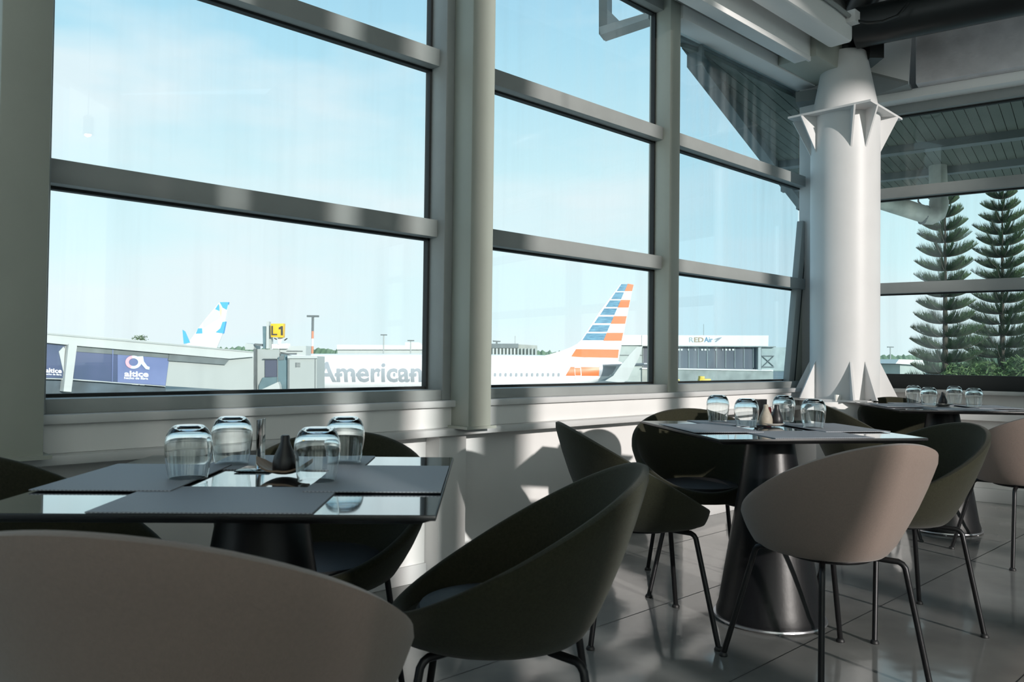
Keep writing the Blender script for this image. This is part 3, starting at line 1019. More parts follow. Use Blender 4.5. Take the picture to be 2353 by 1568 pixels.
vs.box(p[0] - 0.045, p[0] + 0.035, p[1] - 0.03, p[1] + 0.06, p[2], p[2] + 0.003)
vs.build('foot_sheet', 'glass', cs, bevel=0.001)
# middle table
sa = at_tab(1772, 979, 0.7535)
saucer('white saucer holding two shakers on the middle table', (sa[0], sa[1], 0.7535))
shaker('beige ceramic bottle-shaped shaker on the middle table', (sa[0] - 0.026, sa[1] - 0.012, 0.758), 'ceramic_beige', 1.0)
shaker('dark bottle-shaped shaker beside the beige one on the middle table', (sa[0] + 0.026, sa[1] + 0.012, 0.758), 'ceramic_dark', 0.98)
p = at_tab(1748, 966, 0.7512)
mc = thing('menu_holder', 'small black menu card holder standing behind the shakers on the middle table', 'stand', p)
MB().box(p[0] - 0.028, p[0] + 0.028, p[1] + 0.0, p[1] + 0.006, p[2] + 0.004, p[2] + 0.095).build('card', 'card_black', mc, bevel=0.001)
MB().box(p[0] - 0.030, p[0] + 0.030, p[1] - 0.02, p[1] + 0.03, p[2], p[2] + 0.004).build('foot', 'card_black', mc, bevel=0.001)
rp = at_tab(1766, 968, 0.7512)
rd = MB().lathe([(0.0, 0), (0.010, 0), (0.010, 0.055), (0.006, 0.062), (0.0, 0.062)], 16).build('lighter', 'red_plastic', smooth=True, merge=True)
rd.location = (rp[0] + 0.004, rp[1] + 0.004, 0.7512)
tag(rd, 'small red cylinder partly hidden behind the dark shaker on the middle table', 'bottle')
# far table
sa = at_tab(2168, 932, 0.7535)
saucer('white saucer under the single dark shaker on the far table', (sa[0], sa[1], 0.7535))
shaker('dark bottle-shaped shaker alone on the far table', (sa[0] - 0.004, sa[1], 0.758), 'ceramic_dark', 0.95)

# ================================================================ AIRCRAFT (American)
YP = 77.0
ac = thing('airliner', 'white airliner with red, white and blue striped tail parked beyond the jet bridge', 'airplane', tuple(at_y(1000, 857, YP))[:2] + (GZ,))
prof = [(505, 850, 858), (512, 840, 872), (530, 829, 884), (560, 819, 896), (610, 813, 903), (1000, 813, 903), (1240, 816, 903), (1300, 818, 898), (1360, 822, 886), (1405, 828, 868), (1428, 831, 850), (1436, 834, 842)]
SEG = 40
vs, fs = [], []
rows = []
for px, ya, yb in prof:
    a, b = at_y(px, ya, YP), at_y(px, yb, YP)
    rows.append((a.x, (a.z + b.z) / 2, (a.z - b.z) / 2))
def fus(x):
    for i in range(len(rows) - 1):
        if rows[i][0] <= x <= rows[i + 1][0]:
            f_ = (x - rows[i][0]) / (rows[i + 1][0] - rows[i][0])
            return [rows[i][j] * (1 - f_) + rows[i + 1][j] * f_ for j in range(3)]
    return rows[-1]
def skin(x, z, off=0.0):
    _, zc, r_ = fus(x)
    return YP + 1.9 - math.sqrt(max(r_ * r_ - (z - zc) ** 2, 0.0)) * 0.985 - off
for x, zc, r_ in rows:
    for k in range(SEG):
        t = 2 * PI * k / SEG
        vs.append((x, YP + 1.9 + r_ * 0.985 * math.cos(t), zc + r_ * math.sin(t)))
for i in range(len(rows) - 1):
    for k in range(SEG):
        k2 = (k + 1) % SEG
        fs.append((i * SEG + k, (i + 1) * SEG + k, (i + 1) * SEG + k2, i * SEG + k2))
fs.append(tuple(range(SEG)))
fs.append(tuple(range((len(rows) - 1) * SEG, len(rows) * SEG))[::-1])
MB().add(vs, fs).build('fuselage', 'aircraft_white', ac, smooth=True)
Z2 = lambda x, y: (700 + 0.34 * x, 620 + 0.34 * y)
YF = YP + 1.75
fin = [Z2(1560, 588), Z2(1650, 575), Z2(1740, 548), Z2(1800, 525), Z2(1845, 500), Z2(1870, 475), Z2(1990, 290), Z2(2135, 97), Z2(2222, 102), Z2(2115, 640), Z2(2100, 700), Z2(1600, 700)]
px_slab('tail_fin', fin, YF, 0.30, 'aircraft_white', ac)
def lead(y):
    a, b = (2135, 97), (1870, 475)
    return a[0] + (b[0] - a[0]) * (y - a[1]) / (b[1] - a[1])
def trail(y):
    return 2222 + (2115 - 2222) * (y - 102) / 508
def mid(y):
    return 2183 + (2018 - 2183) * (y - 97) / 385
for i, (ya, yb) in enumerate(((98, 145), (153, 199), (207, 252), (262, 306), (317, 362), (374, 420), (430, 477))):
    q = [Z2(lead(ya) + 6, ya), Z2(mid(ya), ya), Z2(mid(yb), yb), Z2(lead(yb) + 8, yb)]
    px_slab('blue_stripe', q, YF - 0.03, 0.36, 'aircraft_blue', ac)
    if i % 2 == 0:
        y2 = yb + 4 if i else yb
        q = [Z2(mid(ya - 3) + 1, ya - 3), Z2(trail(ya - 3), max(ya - 3, 102)), Z2(trail(y2), y2), Z2(mid(y2) + 1, y2)]
        px_slab('red_stripe', q, YF - 0.03, 0.36, 'aircraft_red', ac)
px_slab('red_stripe', [Z2(1835, 537), Z2(2124, 540), Z2(2118, 597), Z2(1800, 590)], YF - 0.03, 0.36, 'aircraft_red', ac)
def on_skin(px, py, off=0.02):
    p = at_y(px, py, YP)
    return Vector((p.x, skin(p.x, p.z, off), p.z))
def patch(name, pts, mt, off=0.03, n=6):
    """a four-sided patch lying on the fuselage"""
    vs, fs = [], []
    for i in range(n + 1):
        for j in range(n + 1):
            u, v = i / n, j / n
            x = (pts[0][0] * (1 - u) + pts[1][0] * u) * (1 - v) + (pts[3][0] * (1 - u) + pts[2][0] * u) * v
            y = (pts[0][1] * (1 - u) + pts[1][1] * u) * (1 - v) + (pts[3][1] * (1 - u) + pts[2][1] * u) * v
            vs.append(tuple(on_skin(x, y, off)))
    for i in range(n):
        for j in range(n):
            a = i * (n + 1) + j
            fs.append((a, a + 1, a + n + 2, a + n + 1))
    return MB().add(vs, fs).build(name, mt, ac, smooth=True)
patch('red_stripe', [Z2(1800, 658), Z2(1998, 660), Z2(1995, 720), Z2(1765, 718)], 'aircraft_red')
patch('tail_cone_patch', [Z2(1998, 650), Z2(2120, 655), Z2(2085, 722), Z2(1995, 722)], 'aircraft_grey', 0.04)  # plain grey patch laid over the tail skin
dr_ = patch('rear_door', [Z2(1824, 636), Z2(1868, 636), Z2(1878, 748), Z2(1832, 750)], 'aircraft_white', 0.035)
patch('door_red_band', [Z2(1829, 664), Z2(1866, 664), Z2(1869, 716), Z2(1833, 716)], 'aircraft_red', 0.05)
wm = None
x = 735.0
while x < 1296:
    p = on_skin(x, 861.5, 0.03)
    if wm is None:
        a = [Vector((dx * 0.11, 0, dz * 0.17)) for dx, dz in ((-1, -0.6), (-0.6, -1), (0.6, -1), (1, -0.6), (1, 0.6), (0.6, 1), (-0.6, 1), (-1, 0.6))]
        wm = MB()
        wm.prism([tuple(p + v) for v in a], [tuple(p + v + Vector((0, 0.04, 0))) for v in a])
        wm = wm.build('cabin_window', 'window_dark', ac)
        wp = p.copy()
    else:
        c = wm.copy()
        COL.objects.link(c)
        c.parent = ac
        c.location = p - wp
    x += 12.2
def amer(u, v):
    px = 727 + u * (970 - 727)
    py = 879 - v * (879 - 832)
    return on_skin(px, py, 0.045)
fit_text('American', amer, 'lettering', 'silver_letter', ac, cuts=10, bold=0.02)
# wings, tailplane, winglet, engine, gear
def wing(name, pts, mt, th=0.25):
    MB().prism([(x, y, z - th / 2) for x, y, z in pts], [(x, y, z + th / 2) for x, y, z in pts]).build(name, mt, ac)
fx = lambda px, y: at_y(px, 860, y).x
cy = YP + 1.9
wx = fx(1010, YP)
wing('wing', [(wx, cy, -1.9), (wx + 6.5, cy, -1.9), (wx + 9.6, cy - 16, -1.4), (wx + 8.2, cy - 16, -1.4)], 'aircraft_grey')
wing('wing', [(wx, cy, -1.9), (wx + 6.5, cy, -1.9), (wx + 9.6, cy + 16, -1.4), (wx + 8.2, cy + 16, -1.4)], 'aircraft_grey')
tx = fx(1375, YP)
wing('tailplane', [(tx, cy, 0.4), (tx + 3.4, cy, 0.4), (tx + 4.9, cy - 6.5, 0.65), (tx + 3.6, cy - 6.5, 0.65)], 'aircraft_grey', 0.12)
wing('tailplane', [(tx, cy, 0.4), (tx + 3.4, cy, 0.4), (tx + 4.9, cy + 6.5, 0.65), (tx + 3.6, cy + 6.5, 0.65)], 'aircraft_grey', 0.12)
wl_pts = [Z2(2030, 752), Z2(2085, 718), Z2(2130, 655), Z2(2200, 570), Z2(2245, 522), Z2(2285, 517), Z2(2262, 590), Z2(2215, 680), Z2(2185, 745), Z2(2150, 765)]
px_slab('winglet', wl_pts, 61.0, 0.10, 'bridge_light', ac)  # greyer than the white airframe: shade of its sideways face put into the colour
for dx, dy in ((wx + 4.5 - 14, 0), (wx + 4.5, -2.8), (wx + 4.5, 2.8)):
    MB().tube([(dx, cy + dy, -1.6), (dx, cy + dy, GZ + 0.4)], 0.12, 10).build('gear_leg', 'aircraft_grey', ac, smooth=True)
    MB().tube([(dx, cy + dy - 0.25, GZ + 0.5), (dx, cy + dy + 0.25, GZ + 0.5)], 0.5, 20).build('wheel', 'gasket', ac, smooth=True)
MB().tube([(wx + 1.5, cy - 5, -2.7), (wx + 2.2, cy - 5, -2.65), (wx + 5.3, cy - 5, -2.6)], [0.95, 1.05, 0.65], 28).build('engine', 'aircraft_grey', ac, smooth=True)

# second airliner with blue and white tail
Y2 = 110.0
Z1 = lambda x, y: (80 + 0.2975 * x, 600 + 0.2975 * y)
a2 = thing('airliner', 'pale airliner behind the jet bridge, only its blue and white tail showing', 'airplane', tuple(at_y(470, 850, Y2))[:2] + (GZ,))
px_slab('tail_fin', [Z1(1428, 318), Z1(1496, 318), Z1(1450, 560), Z1(1400, 680), Z1(1130, 690), Z1(1195, 620), Z1(1300, 470)], Y2, 0.35, 'aircraft_white', a2)
px_slab('blue_tip', [Z1(1428, 318), Z1(1496, 318), Z1(1482, 378), Z1(1450, 360)], Y2 - 0.04, 0.43, 'sky_blue', a2)
px_slab('blue_patch', [Z1(1420, 330), Z1(1432, 390), Z1(1392, 372)], Y2 - 0.04, 0.43, 'sky_blue', a2)
px_slab('blue_patch', [Z1(1450, 470), Z1(1474, 468), Z1(1455, 560), Z1(1395, 552), Z1(1432, 520)], Y2 - 0.04, 0.43, 'sky_blue', a2)
px_slab('blue_patch', [Z1(1262, 520), Z1(1292, 520), Z1(1294, 560), Z1(1242, 562)], Y2 - 0.04, 0.43, 'sky_blue', a2)
px_slab('pale_patch', [Z1(1300, 470), Z1(1392, 372), Z1(1436, 392), Z1(1440, 440), Z1(1380, 470), Z1(1300, 520)], Y2 - 0.04, 0.43, 'pale_blue', a2)
px_slab('peach_curve', [Z1(1425, 330), Z1(1445, 380), Z1(1437, 440), Z1(1428, 400)], Y2 - 0.06, 0.47, 'peach', a2)
px_slab('winglet', [Z1(1140, 532), Z1(1160, 545), Z1(1198, 632), Z1(1150, 640)], Y2 - 12, 0.12, 'sky_blue', a2)
p0_, p1_ = at_y(150, 850, Y2 + 1.8), at_y(505, 835, Y2 + 1.8)
MB().tube([p0_, p0_ + Vector((3, 0, 0)), p1_ - Vector((6, 0, 0.2)), p1_], [1.0, 1.9, 1.9, 0.4], 24).build('fuselage', 'aircraft_white', a2, smooth=True)

# ================================================================ JET BRIDGE
jb = thing('jet_bridge', 'pale grey passenger jet bridge with dark blue advertising panels', 'jet bridge', tuple(at_y(330, 850, 50))[:2] + (GZ,))
def yv(x):           # the bridge recedes a little to the right (zoom x -> forward distance)
    return 46 + 10 * (x - 45) / 1655
JA, JB = at_y(*Z1(45, 800), 46), at_y(*Z1(1700, 800), 56)
JD = Vector((JB.x - JA.x, JB.y - JA.y, 0)).normalized()
JN = Vector((-JD.y, JD.x, 0))          # away from the camera
def at_j(X, Y, dy=0.0):
    px, py = Z1(X, Y)
    d = fw + rt * ((px - CX) / FPX) - up * ((py - CY) / FPX)
    k = ((JA + JN * dy) - CAM).dot(JN) / d.dot(JN)
    return CAM + d * k
def js(name, pts, dy, th, mt, par=jb):
    a = [at_j(x, y, dy) for x, y in pts]
    return MB().prism(a, [p + JN * th for p in a]).build(name, mt, par)
js('roof_fascia', [(-260, 530), (45, 556), (700, 600), (1530, 692), (1690, 705), (1690, 740), (1505, 756), (325, 655), (45, 627), (-260, 600)], -0.35, 3.6, 'bridge_light')
js('roof_ridge', [(-260, 524), (45, 550), (1240, 655), (1690, 700), (1690, 708), (1240, 668), (45, 563), (-260, 536)], -0.42, 0.4, 'bridge_grey')
js('tunnel_wall', [(-260, 600), (45, 620), (1505, 745), (1690, 735), (1690, 1010), (1560, 1000), (1010, 966), (45, 895), (-260, 890)], 0.0, 3.0, 'bridge_grey')
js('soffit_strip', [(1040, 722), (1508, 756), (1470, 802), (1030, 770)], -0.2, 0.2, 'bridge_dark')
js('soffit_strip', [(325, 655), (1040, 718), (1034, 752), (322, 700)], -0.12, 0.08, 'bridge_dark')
ad = js('advert_panel', [(322, 660), (1042, 722), (1010, 966), (298, 912)], -0.06, 0.06, 'ad_blue')
js('violet_field', [(640, 690), (1040, 735), (1008, 962), (640, 936)], -0.10, 0.04, 'ad_violet', ad)
ad2 = js('advert_panel', [(-200, 610), (232, 650), (215, 905), (-200, 895)], -0.06, 0.06, 'ad_blue')
js('white_flap', [(186, 700), (222, 662), (232, 680), (222, 860)], -0.14, 0.05, 'bridge_light')
js('fascia_post', [(262, 640), (327, 650), (282, 1012), (222, 1008)], -0.45, 0.6, 'bridge_light')
js('lower_beam', [(-260, 898), (300, 912), (1010, 966), (1010, 971), (300, 918), (-260, 904)], -0.1, 0.4, 'bridge_light')
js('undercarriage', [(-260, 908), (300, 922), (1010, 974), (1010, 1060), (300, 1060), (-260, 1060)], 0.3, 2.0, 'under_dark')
js('support_leg', [(900, 960), (1000, 966), (1000, 1300), (900, 1300)], 0.8, 1.0, 'bridge_grey')
js('support_leg', [(-60, 905), (30, 905), (30, 1300), (-60, 1300)], 0.8, 1.0, 'bridge_grey')
def z1map(x0, x1, yb, yt, sl=0.0, dy=-0.15):
    def f(u, v):
        X = x0 + (x1 - x0) * u
        Y = yb + (yt - yb) * v + sl * u
        return tuple(at_j(X, Y, dy))
    return f
fit_text('altice', z1map(692, 878, 893, 848, 4), 'lettering', 'ad_white', ad, bold=0.03)
fit_text('hecho de fibra', z1map(690, 874, 912, 893, 6), 'lettering', 'ad_white', ad, bold=0.02)
fit_text('altice', z1map(82, 208, 862, 826, 6), 'lettering', 'ad_white', ad2, bold=0.03)
fit_text('hecho de fibra', z1map(78, 206, 880, 866, 6), 'lettering', 'ad_white', ad2, bold=0.02)
fit_text('r', z1map(42, 74, 788, 742, 0), 'lettering', 'ad_white', ad2, bold=0.04)
# the looped a emblem: split ring and swoosh
def arcpx(cx, cy, ro, ri, a0, a1, n=20, sy=1.0):
    outer = [(cx + ro * math.cos(a0 + (a1 - a0) * i / n), cy - ro * sy * math.sin(a0 + (a1 - a0) * i / n)) for i in range(n + 1)]
    inner = [(cx + ri * math.cos(a0 + (a1 - a0) * i / n), cy - ri * sy * math.sin(a0 + (a1 - a0) * i / n)) for i in range(n + 1)]
    vs, fs = [], []
    for (x, y) in outer: vs.append(tuple(at_j(x, y, -0.16)))
    for (x, y) in inner: vs.append(tuple(at_j(x, y, -0.16)))
    for i in range(n): fs.append((i, i + 1, n + 2 + i, n + 1 + i))
    return MB().add(vs, fs)
arcpx(762, 782, 62, 36, R(100), R(250), sy=0.82).build('emblem_ring_left', 'ad_pink', ad)
arcpx(762, 782, 62, 36, R(-110), R(100), sy=0.82).build('emblem_ring_right', 'ad_cyan', ad)
js('emblem_tail', [(795, 738), (836, 736), (842, 775), (868, 812), (887, 820), (884, 840), (858, 836), (826, 800)], -0.18, 0.03, 'ad_cyan', ad)
js('advert_post', [(600, 680), (607, 680), (601, 934), (596, 934)], -0.14, 0.05, 'ad_violet', ad)

# rotunda, cab and platform
Z3 = lambda x, y: (540 + 0.12754 * x, 720 + 0.12754 * y)
YC = 57.0
cbn = thing('bridge_cab', 'pale grey jet bridge cab with open dark doorway next to the airliner', 'jet bridge cab', tuple(at_y(640, 850, YC))[:2] + (GZ,))
def z3(name, pts, dy, th, mt, par=cbn):
    return px_slab(name, [Z3(*p) for p in pts], YC + dy, th, mt, par)
z3('end_frame', [(330, 645), (372, 645), (372, 1400), (330, 1400)], -0.3, 0.6, 'soffit_steel')
z3('front_wall', [(372, 645), (800, 655), (800, 1560), (372, 1560)], 0.1, 2.4, 'bridge_grey')
z3('doorway', [(542, 845), (765, 845), (765, 1150), (542, 1150)], -0.05, 0.1, 'dark_glass')
z3('door_frame', [(500, 818), (770, 818), (770, 832), (500, 832)], -0.15, 0.2, 'soffit_steel')
z3('door_jamb', [(765, 830), (778, 830), (778, 1330), (765, 1330)], -0.2, 0.25, 'bridge_light')
z3('apron_curtain', [(500, 1160), (765, 1150), (765, 1560), (430, 1560), (430, 1300)], -0.1, 0.1, 'bellows')
z3('bellows_canopy', [(778, 800), (840, 740), (945, 760), (945, 1560), (778, 1560)], -0.3, 1.2, 'bellows')
z3('canopy_top', [(800, 770), (890, 755), (880, 840), (790, 850)], -0.36, 0.06, 'bridge_dark')
z3('cab_box', [(950, 765), (1475, 780), (1470, 1560), (950, 1560)], -0.6, 2.4, 'bridge_grey')
z3('cab_eave', [(945, 760), (1482, 775), (1480, 815), (945, 815)], -0.75, 0.2, 'bridge_light')
z3('panel_groove', [(962, 830), (976, 830), (976, 1400), (962, 1400)], -0.64, 0.05, 'soffit_steel')
z3('edge_strip', [(1440, 826), (1448, 826), (1446, 1400), (1438, 1400)], -0.64, 0.05, 'bridge_dark')
for yy in (895, 925, 955):
    z3('vent_slat', [(1095, yy), (1175, yy + 2), (1172, yy + 14), (1095, yy + 12)], -0.64, 0.05, 'soffit_steel')
z3('vent_spine', [(1090, 890), (1102, 890), (1102, 975), (1090, 975)], -0.65, 0.05, 'soffit_steel')
z3('white_awning', [(460, 1385), (775, 1240), (800, 1300), (815, 1400), (470, 1420)], -0.9, 0.5, 'bridge_light')
z3('hydraulic_arm', [(340, 1100), (360, 1110), (300, 1400), (280, 1390)], -0.5, 0.1, 'bridge_dark')
z3('hand_rail', [(30, 1392), (330, 1268), (336, 1278), (36, 1402)], -0.7, 0.05, 'bridge_dark')
z3('roof_platform', [(190, 540), (340, 560), (340, 660), (180, 660)], 0.4, 1.5, 'bridge_light')
z3('roof_platform', [(800, 600), (1280, 590), (1275, 765), (800, 700)], 0.3, 1.5, 'bridge_light')
z3('platform_slot', [(800, 722), (1100, 718), (1098, 748), (805, 750)], 0.1, 0.2, 'soffit_steel')
z3('platform_slot', [(930, 676), (1215, 678), (1215, 688), (930, 686)], 0.2, 0.1, 'soffit_steel')
z3('roof_box', [(660, 560), (940, 545), (940, 640), (660, 640)], 0.0, 0.8, 'aircraft_white')
z3('roof_beam_stub', [(350, 545), (500, 555), (500, 600), (350, 575)], 0.2, 0.5, 'soffit_steel')
z3('tower_column', [(497, 236), (562, 236), (550, 640), (505, 640)], 0.0, 0.5, 'bellows')
z3('tower_column', [(565, 150), (612, 150), (612, 640), (560, 640)], -0.1, 0.5, 'bridge_light')
z3('tower_column', [(616, 225), (645, 225), (650, 640), (616, 640)], -0.05, 0.5, 'bridge_grey')
z3('sign_bracket', [(770, 440), (860, 440), (810, 560), (775, 560)], -0.1, 0.2, 'aircraft_white')
z3('flood_lamp', [(700, 445), (745, 462), (740, 478), (706, 462)], -0.3, 0.2, 'gasket')
z3('flood_lamp', [(880, 485), (930, 450), (935, 458), (888, 494)], -0.3, 0.2, 'gasket')
z3('support_leg', [(560, 1500), (760, 1500), (760, 1990), (560, 1990)], 0.6, 1.0, 'bridge_grey')
sg_ = thing('gate_sign', 'yellow square sign reading L1 on top of the jet bridge cab', 'sign', tuple(at_y(*Z3(760, 440), YC - 0.4)))
px_slab('sign_box', [Z3(640, 190), Z3(872, 186), Z3(862, 440), Z3(645, 432)], YC - 0.5, 0.5, 'sign_yellow', sg_, bevel=0.02)
def z3map(x0, x1, yb, yt):
    return lambda u, v: tuple(at_y(*Z3(x0 + (x1 - x0) * u, yb + (yt - yb) * v), YC - 0.53))
fit_text('L', z3map(655, 760, 398, 228), 'letter', 'sign_black', sg_, bold=0.01)
px_slab('letter', [Z3(*p) for p in ((786, 262), (832, 232), (862, 232), (862, 398), (826, 398), (826, 284), (790, 294))], YC - 0.54, 0.03, 'sign_black', sg_)

# ================================================================ FAR BUILDINGS AND MASTS
ZH = lambda x, y: (1480 + 0.153 * x, 740 + 0.153 * y)
YH = 190.0
hg = thing('hangar', 'white topped hangar with grey doors and airline lettering, seen through the third window', 'building', tuple(at_y(1640, 850, YH))[:2] + (GZ,))
def zh(name, pts, dy, th, mt, par=hg):
    return px_slab(name, [ZH(*p) for p in pts], YH + dy, th, mt, par)
zh('main_bay', [(-30, 360), (1730, 375), (1730, 900), (-30, 900)], 0.5, 30, 'hangar_dark')
zh('top_panel', [(-30, 200), (1870, 205), (1865, 365), (-30, 355)], -1.0, 30, 'hangar_white')
zh('top_lip', [(-30, 355), (1980, 368), (1980, 380), (-30, 366)], -1.2, 1.0, 'concrete')
zh('door_track', [(-30, 690), (1940, 720), (1940, 740), (-30, 708)], -0.8, 1.0, 'hangar_white')
zh('lower_wall', [(-30, 708), (1940, 740), (1940, 900), (-30, 900)], -0.4, 1.0, 'concrete')
zh('end_pillar', [(1715, 385), (1760, 385), (1760, 725), (1712, 722)], -0.9, 1.5, 'bridge_grey')
zh('side_bay', [(1765, 380), (2300, 384), (2300, 740), (1765, 730)], 0.0, 20, 'hangar_sheet')
zh('side_bay', [(-400, 355), (-30, 355), (-30, 900), (-400, 900)], 0.0, 20, 'hangar_sheet')
zh('side_top', [(-400, 200), (-30, 200), (-30, 350), (-400, 350)], -0.8, 20, 'hangar_white')
for a, b, c, d in ((1770, 505, 1955, 518), (1770, 672, 1955, 684), (-400, 495, -10, 503), (-400, 655, -10, 663)):
    zh('girt', [(a, b), (c, b), (c, d), (a, d)], -0.3, 0.3, 'soffit_steel')
zh('cross_brace', [(1778, 520), (1790, 520), (1950, 664), (1938, 664)], -0.3, 0.2, 'soffit_steel')
zh('cross_brace', [(1938, 520), (1950, 520), (1796, 668), (1784, 668)], -0.35, 0.2, 'soffit_steel')
for x in range(-20, 1700, 138):
    zh('door_seam', [(x, 372), (x + 6, 372), (x + 6, 690), (x, 690)], 0.3, 0.3, 'hangar_sheet')
for x in (470, 520, 565, 872, 922, 1235, 1286, 1338):
    zh('hangar_window', [(x - 14, 406), (x + 14, 406), (x + 14, 430), (x - 14, 430)], 0.2, 0.4, 'hangar_white')
for x in (664, 768, 975, 1076, 1180):
    zh('hangar_window', [(x - 5, 406), (x + 5, 406), (x + 5, 430), (x - 5, 430)], 0.2, 0.4, 'hangar_white')
def zhmap(x0, x1, yb, yt):
    return lambda u, v: tuple(at_y(*ZH(x0 + (x1 - x0) * u, yb + (yt - yb) * v), YH - 1.1))
fit_text('R', zhmap(680, 745, 305, 232), 'letter', 'bridge_grey', hg)
fit_text('ED', zhmap(755, 895, 305, 232), 'letter', 'letter_tan', hg, bold=0.02)
fit_text('Air', zhmap(905, 1032, 305, 228), 'letter', 'letter_blue', hg, bold=0.01)
zh('swoosh', [(1040, 272), (1110, 240), (1175, 230), (1130, 268), (1085, 303), (1062, 300), (1100, 262)], -1.1, 0.06, 'letter_grey')

h2 = thing('terminal_hall', 'long low white hall on the horizon left of the thick post', 'building', tuple(at_y(860, 850, 260))[:2] + (GZ,))
px_slab('wall', [Z2(222, 530), Z2(940, 520), Z2(940, 700), Z2(222, 700)], 260, 20, 'bridge_light', h2)
px_slab('roof_band', [Z2(218, 508), Z2(678, 512), Z2(940, 516), Z2(940, 540), Z2(218, 540)], 259, 22, 'hangar_white', h2)
px_slab('plant_room', [Z2(680, 492), Z2(770, 492), Z2(800, 515), Z2(680, 515)], 262, 10, 'hangar_white', h2)
h3 = thing('shed', 'grey corrugated shed behind the airliner body, right of the thick post', 'building', tuple(at_y(1180, 850, 180))[:2] + (GZ,))
px_slab('wall', [Z2(1180, 505), Z2(1450, 505), Z2(1572, 512), Z2(1572, 700), Z2(1180, 700)], 180, 15, 'concrete', h3)
px_slab('roof_band', [Z2(1175, 500), Z2(1445, 500), Z2(1445, 530), Z2(1175, 530)], 179.5, 16, 'bridge_dark', h3)
for i in range(13):
    xx = 1270 + i * 24
    px_slab('cladding_rib', [Z2(xx, 532), Z2(xx + 9, 532), Z2(xx + 9, 700), Z2(xx, 700)], 179.3, 0.7, 'bridge_light' if i < 7 else 'hangar_sheet', h3)

def mast(label, px, ytop, ybase, d, r_, bands=0, head=True):
    top, base = at_y(px, ytop, d), at_y(px, ybase, d)
    x, y = top.x, top.y
    base = Vector((x, y, GZ))
    t = thing('light_mast', label, 'mast', tuple(base), 'light masts on the apron')
    if bands:
        n = 9
        zs = [GZ + (top.z - GZ) * i / n for i in range(n + 1)]
        for i in range(n):
            mtn = 'soffit_steel' if i >= n - 2 else ('mast_red' if i % 2 == 0 else 'mast_white')
            MB().tube([(x, y, zs[i]), (x, y, zs[i + 1])], r_, 10).build('mast_band', mtn, t, smooth=True)
    else:
        MB().tube([base, top], r_, 8).build('pole', 'bridge_grey', t, smooth=True)
    if head:
        MB().box(x - r_ * 5, x + r_ * 5, y - r_, y + r_, top.z - r_ * 0.8, top.z + r_ * 0.8).build('lamp_head', 'soffit_steel', t)
    return t
mast('tall red and white banded light mast beyond the jet bridge cab', 719, 727, 812, 150, 0.22, 1)
mast('slim light mast above the terminal hall roof', 882, 770, 812, 200, 0.16)
mast('small lamp pole just left of the thick post', 944, 783, 812, 240, 0.2)
mast('short antenna pole behind the fuselage, near the corrugated shed', 1184, 772, 800, 200, 0.08, 0, False)
mast('small antenna pole on the hangar skyline', 1617, 745, 775, 230, 0.1, 0, False)
mast('pale lamp pole on the horizon, just right of the column', 2046, 798, 850, 90, 0.07)
mast('small roof lamp pole behind the jet bridge, near the palm tops', 332, 774, 800, 120, 0.07)

rt_ = thing('radar_antenna', 'small radar antenna on the shed roof right of the thick post', 'antenna', tuple(at_y(*Z2(1297, 500), 182)))
px_slab('dish_bar', [Z2(1270, 478), Z2(1325, 482), Z2(1322, 490), Z2(1272, 488)], 182, 0.5, 'soffit_steel', rt_)
px_slab('stand', [Z2(1293, 488), Z2(1303, 488), Z2(1305, 504), Z2(1290, 504)], 182, 0.5, 'soffit_steel', rt_)

def vehicle(label, pts, d, mt, nm='service_vehicle'):
    c = at_y(sum(p[0] for p in pts) / len(pts), sum(p[1] for p in pts) / len(pts), d)
    x0, x1 = at_y(pts[0][0], 860, d).x, at_y(pts[1][0], 860, d).x
    t = thing(nm, label, 'vehicle', (c.x, d, GZ), 'service vehicles on the apron')
    h_ = (x1 - x0) * 0.5
    MB().box(x0, x1, d, d + 2, GZ + 0.35, GZ + 0.35 + h_ * 0.6).build('body', mt, t, bevel=0.08)
    MB().box(x0 + 0.1, x0 + (x1 - x0) * 0.45, d + 0.1, d + 1.9, GZ + 0.3 + h_ * 0.6, GZ + 0.35 + h_ * 1.05).build('cabin', mt, t, bevel=0.08)
    for fx_ in (0.2, 0.8):
        xx = x0 + (x1 - x0) * fx_
        MB().tube([(xx, d - 0.05, GZ + 0.35), (xx, d + 2.05, GZ + 0.35)], 0.35, 14).build('wheels', 'gasket', t, smooth=True)
vehicle('yellow service truck far off, at the left edge of the third window', [(1542, 868), (1562, 868)], 178, 'vehicle_yellow')
vehicle('yellow service truck far off, right of the other yellow one', [(1608, 868), (1634, 868)], 178, 'vehicle_yellow')
vehicle('orange service cart under the jet bridge at far left', [(98, 880), (116, 880)], 110, 'vehicle_orange')
vehicle('grey service van under the jet bridge, below the large advert', [(300, 885), (345, 885)], 100, 'bridge_light')

# tree line, palms, bushes
def ridge(name, label, px0, px1, ytops, d, mt, n=120, dep=12, cat='tree line'):
    random.seed(px0)
    vs, fs = [], []
    for i in range(n + 1):
        u = i / n
        px = px0 + (px1 - px0) * u
        yt = ytops[0] * (1 - u) + ytops[1] * u
        p = at_y(px, yt, d)
        jag = random.uniform(-0.25, 0.55) * d / 200 * 1.1
        zt = p.z + jag
        vs += [(p.x, d, GZ), (p.x, d + random.uniform(-1, 1), zt * 0.6 + GZ * 0.4), (p.x, d + dep * 0.4, zt), (p.x, d + dep, GZ)]
    for i in range(n):
        for j in range(3):
            a = i * 4 + j
            fs.append((a, a + 4, a + 5, a + 1))
    o = MB().add(vs, fs).build(name, mt)
    tag(o, label, cat, kind='stuff')
ridge('tree_line', 'hazy green tree line along the horizon behind the airport', -700, 3300, (787, 831), 420, 'hill_green', 900)
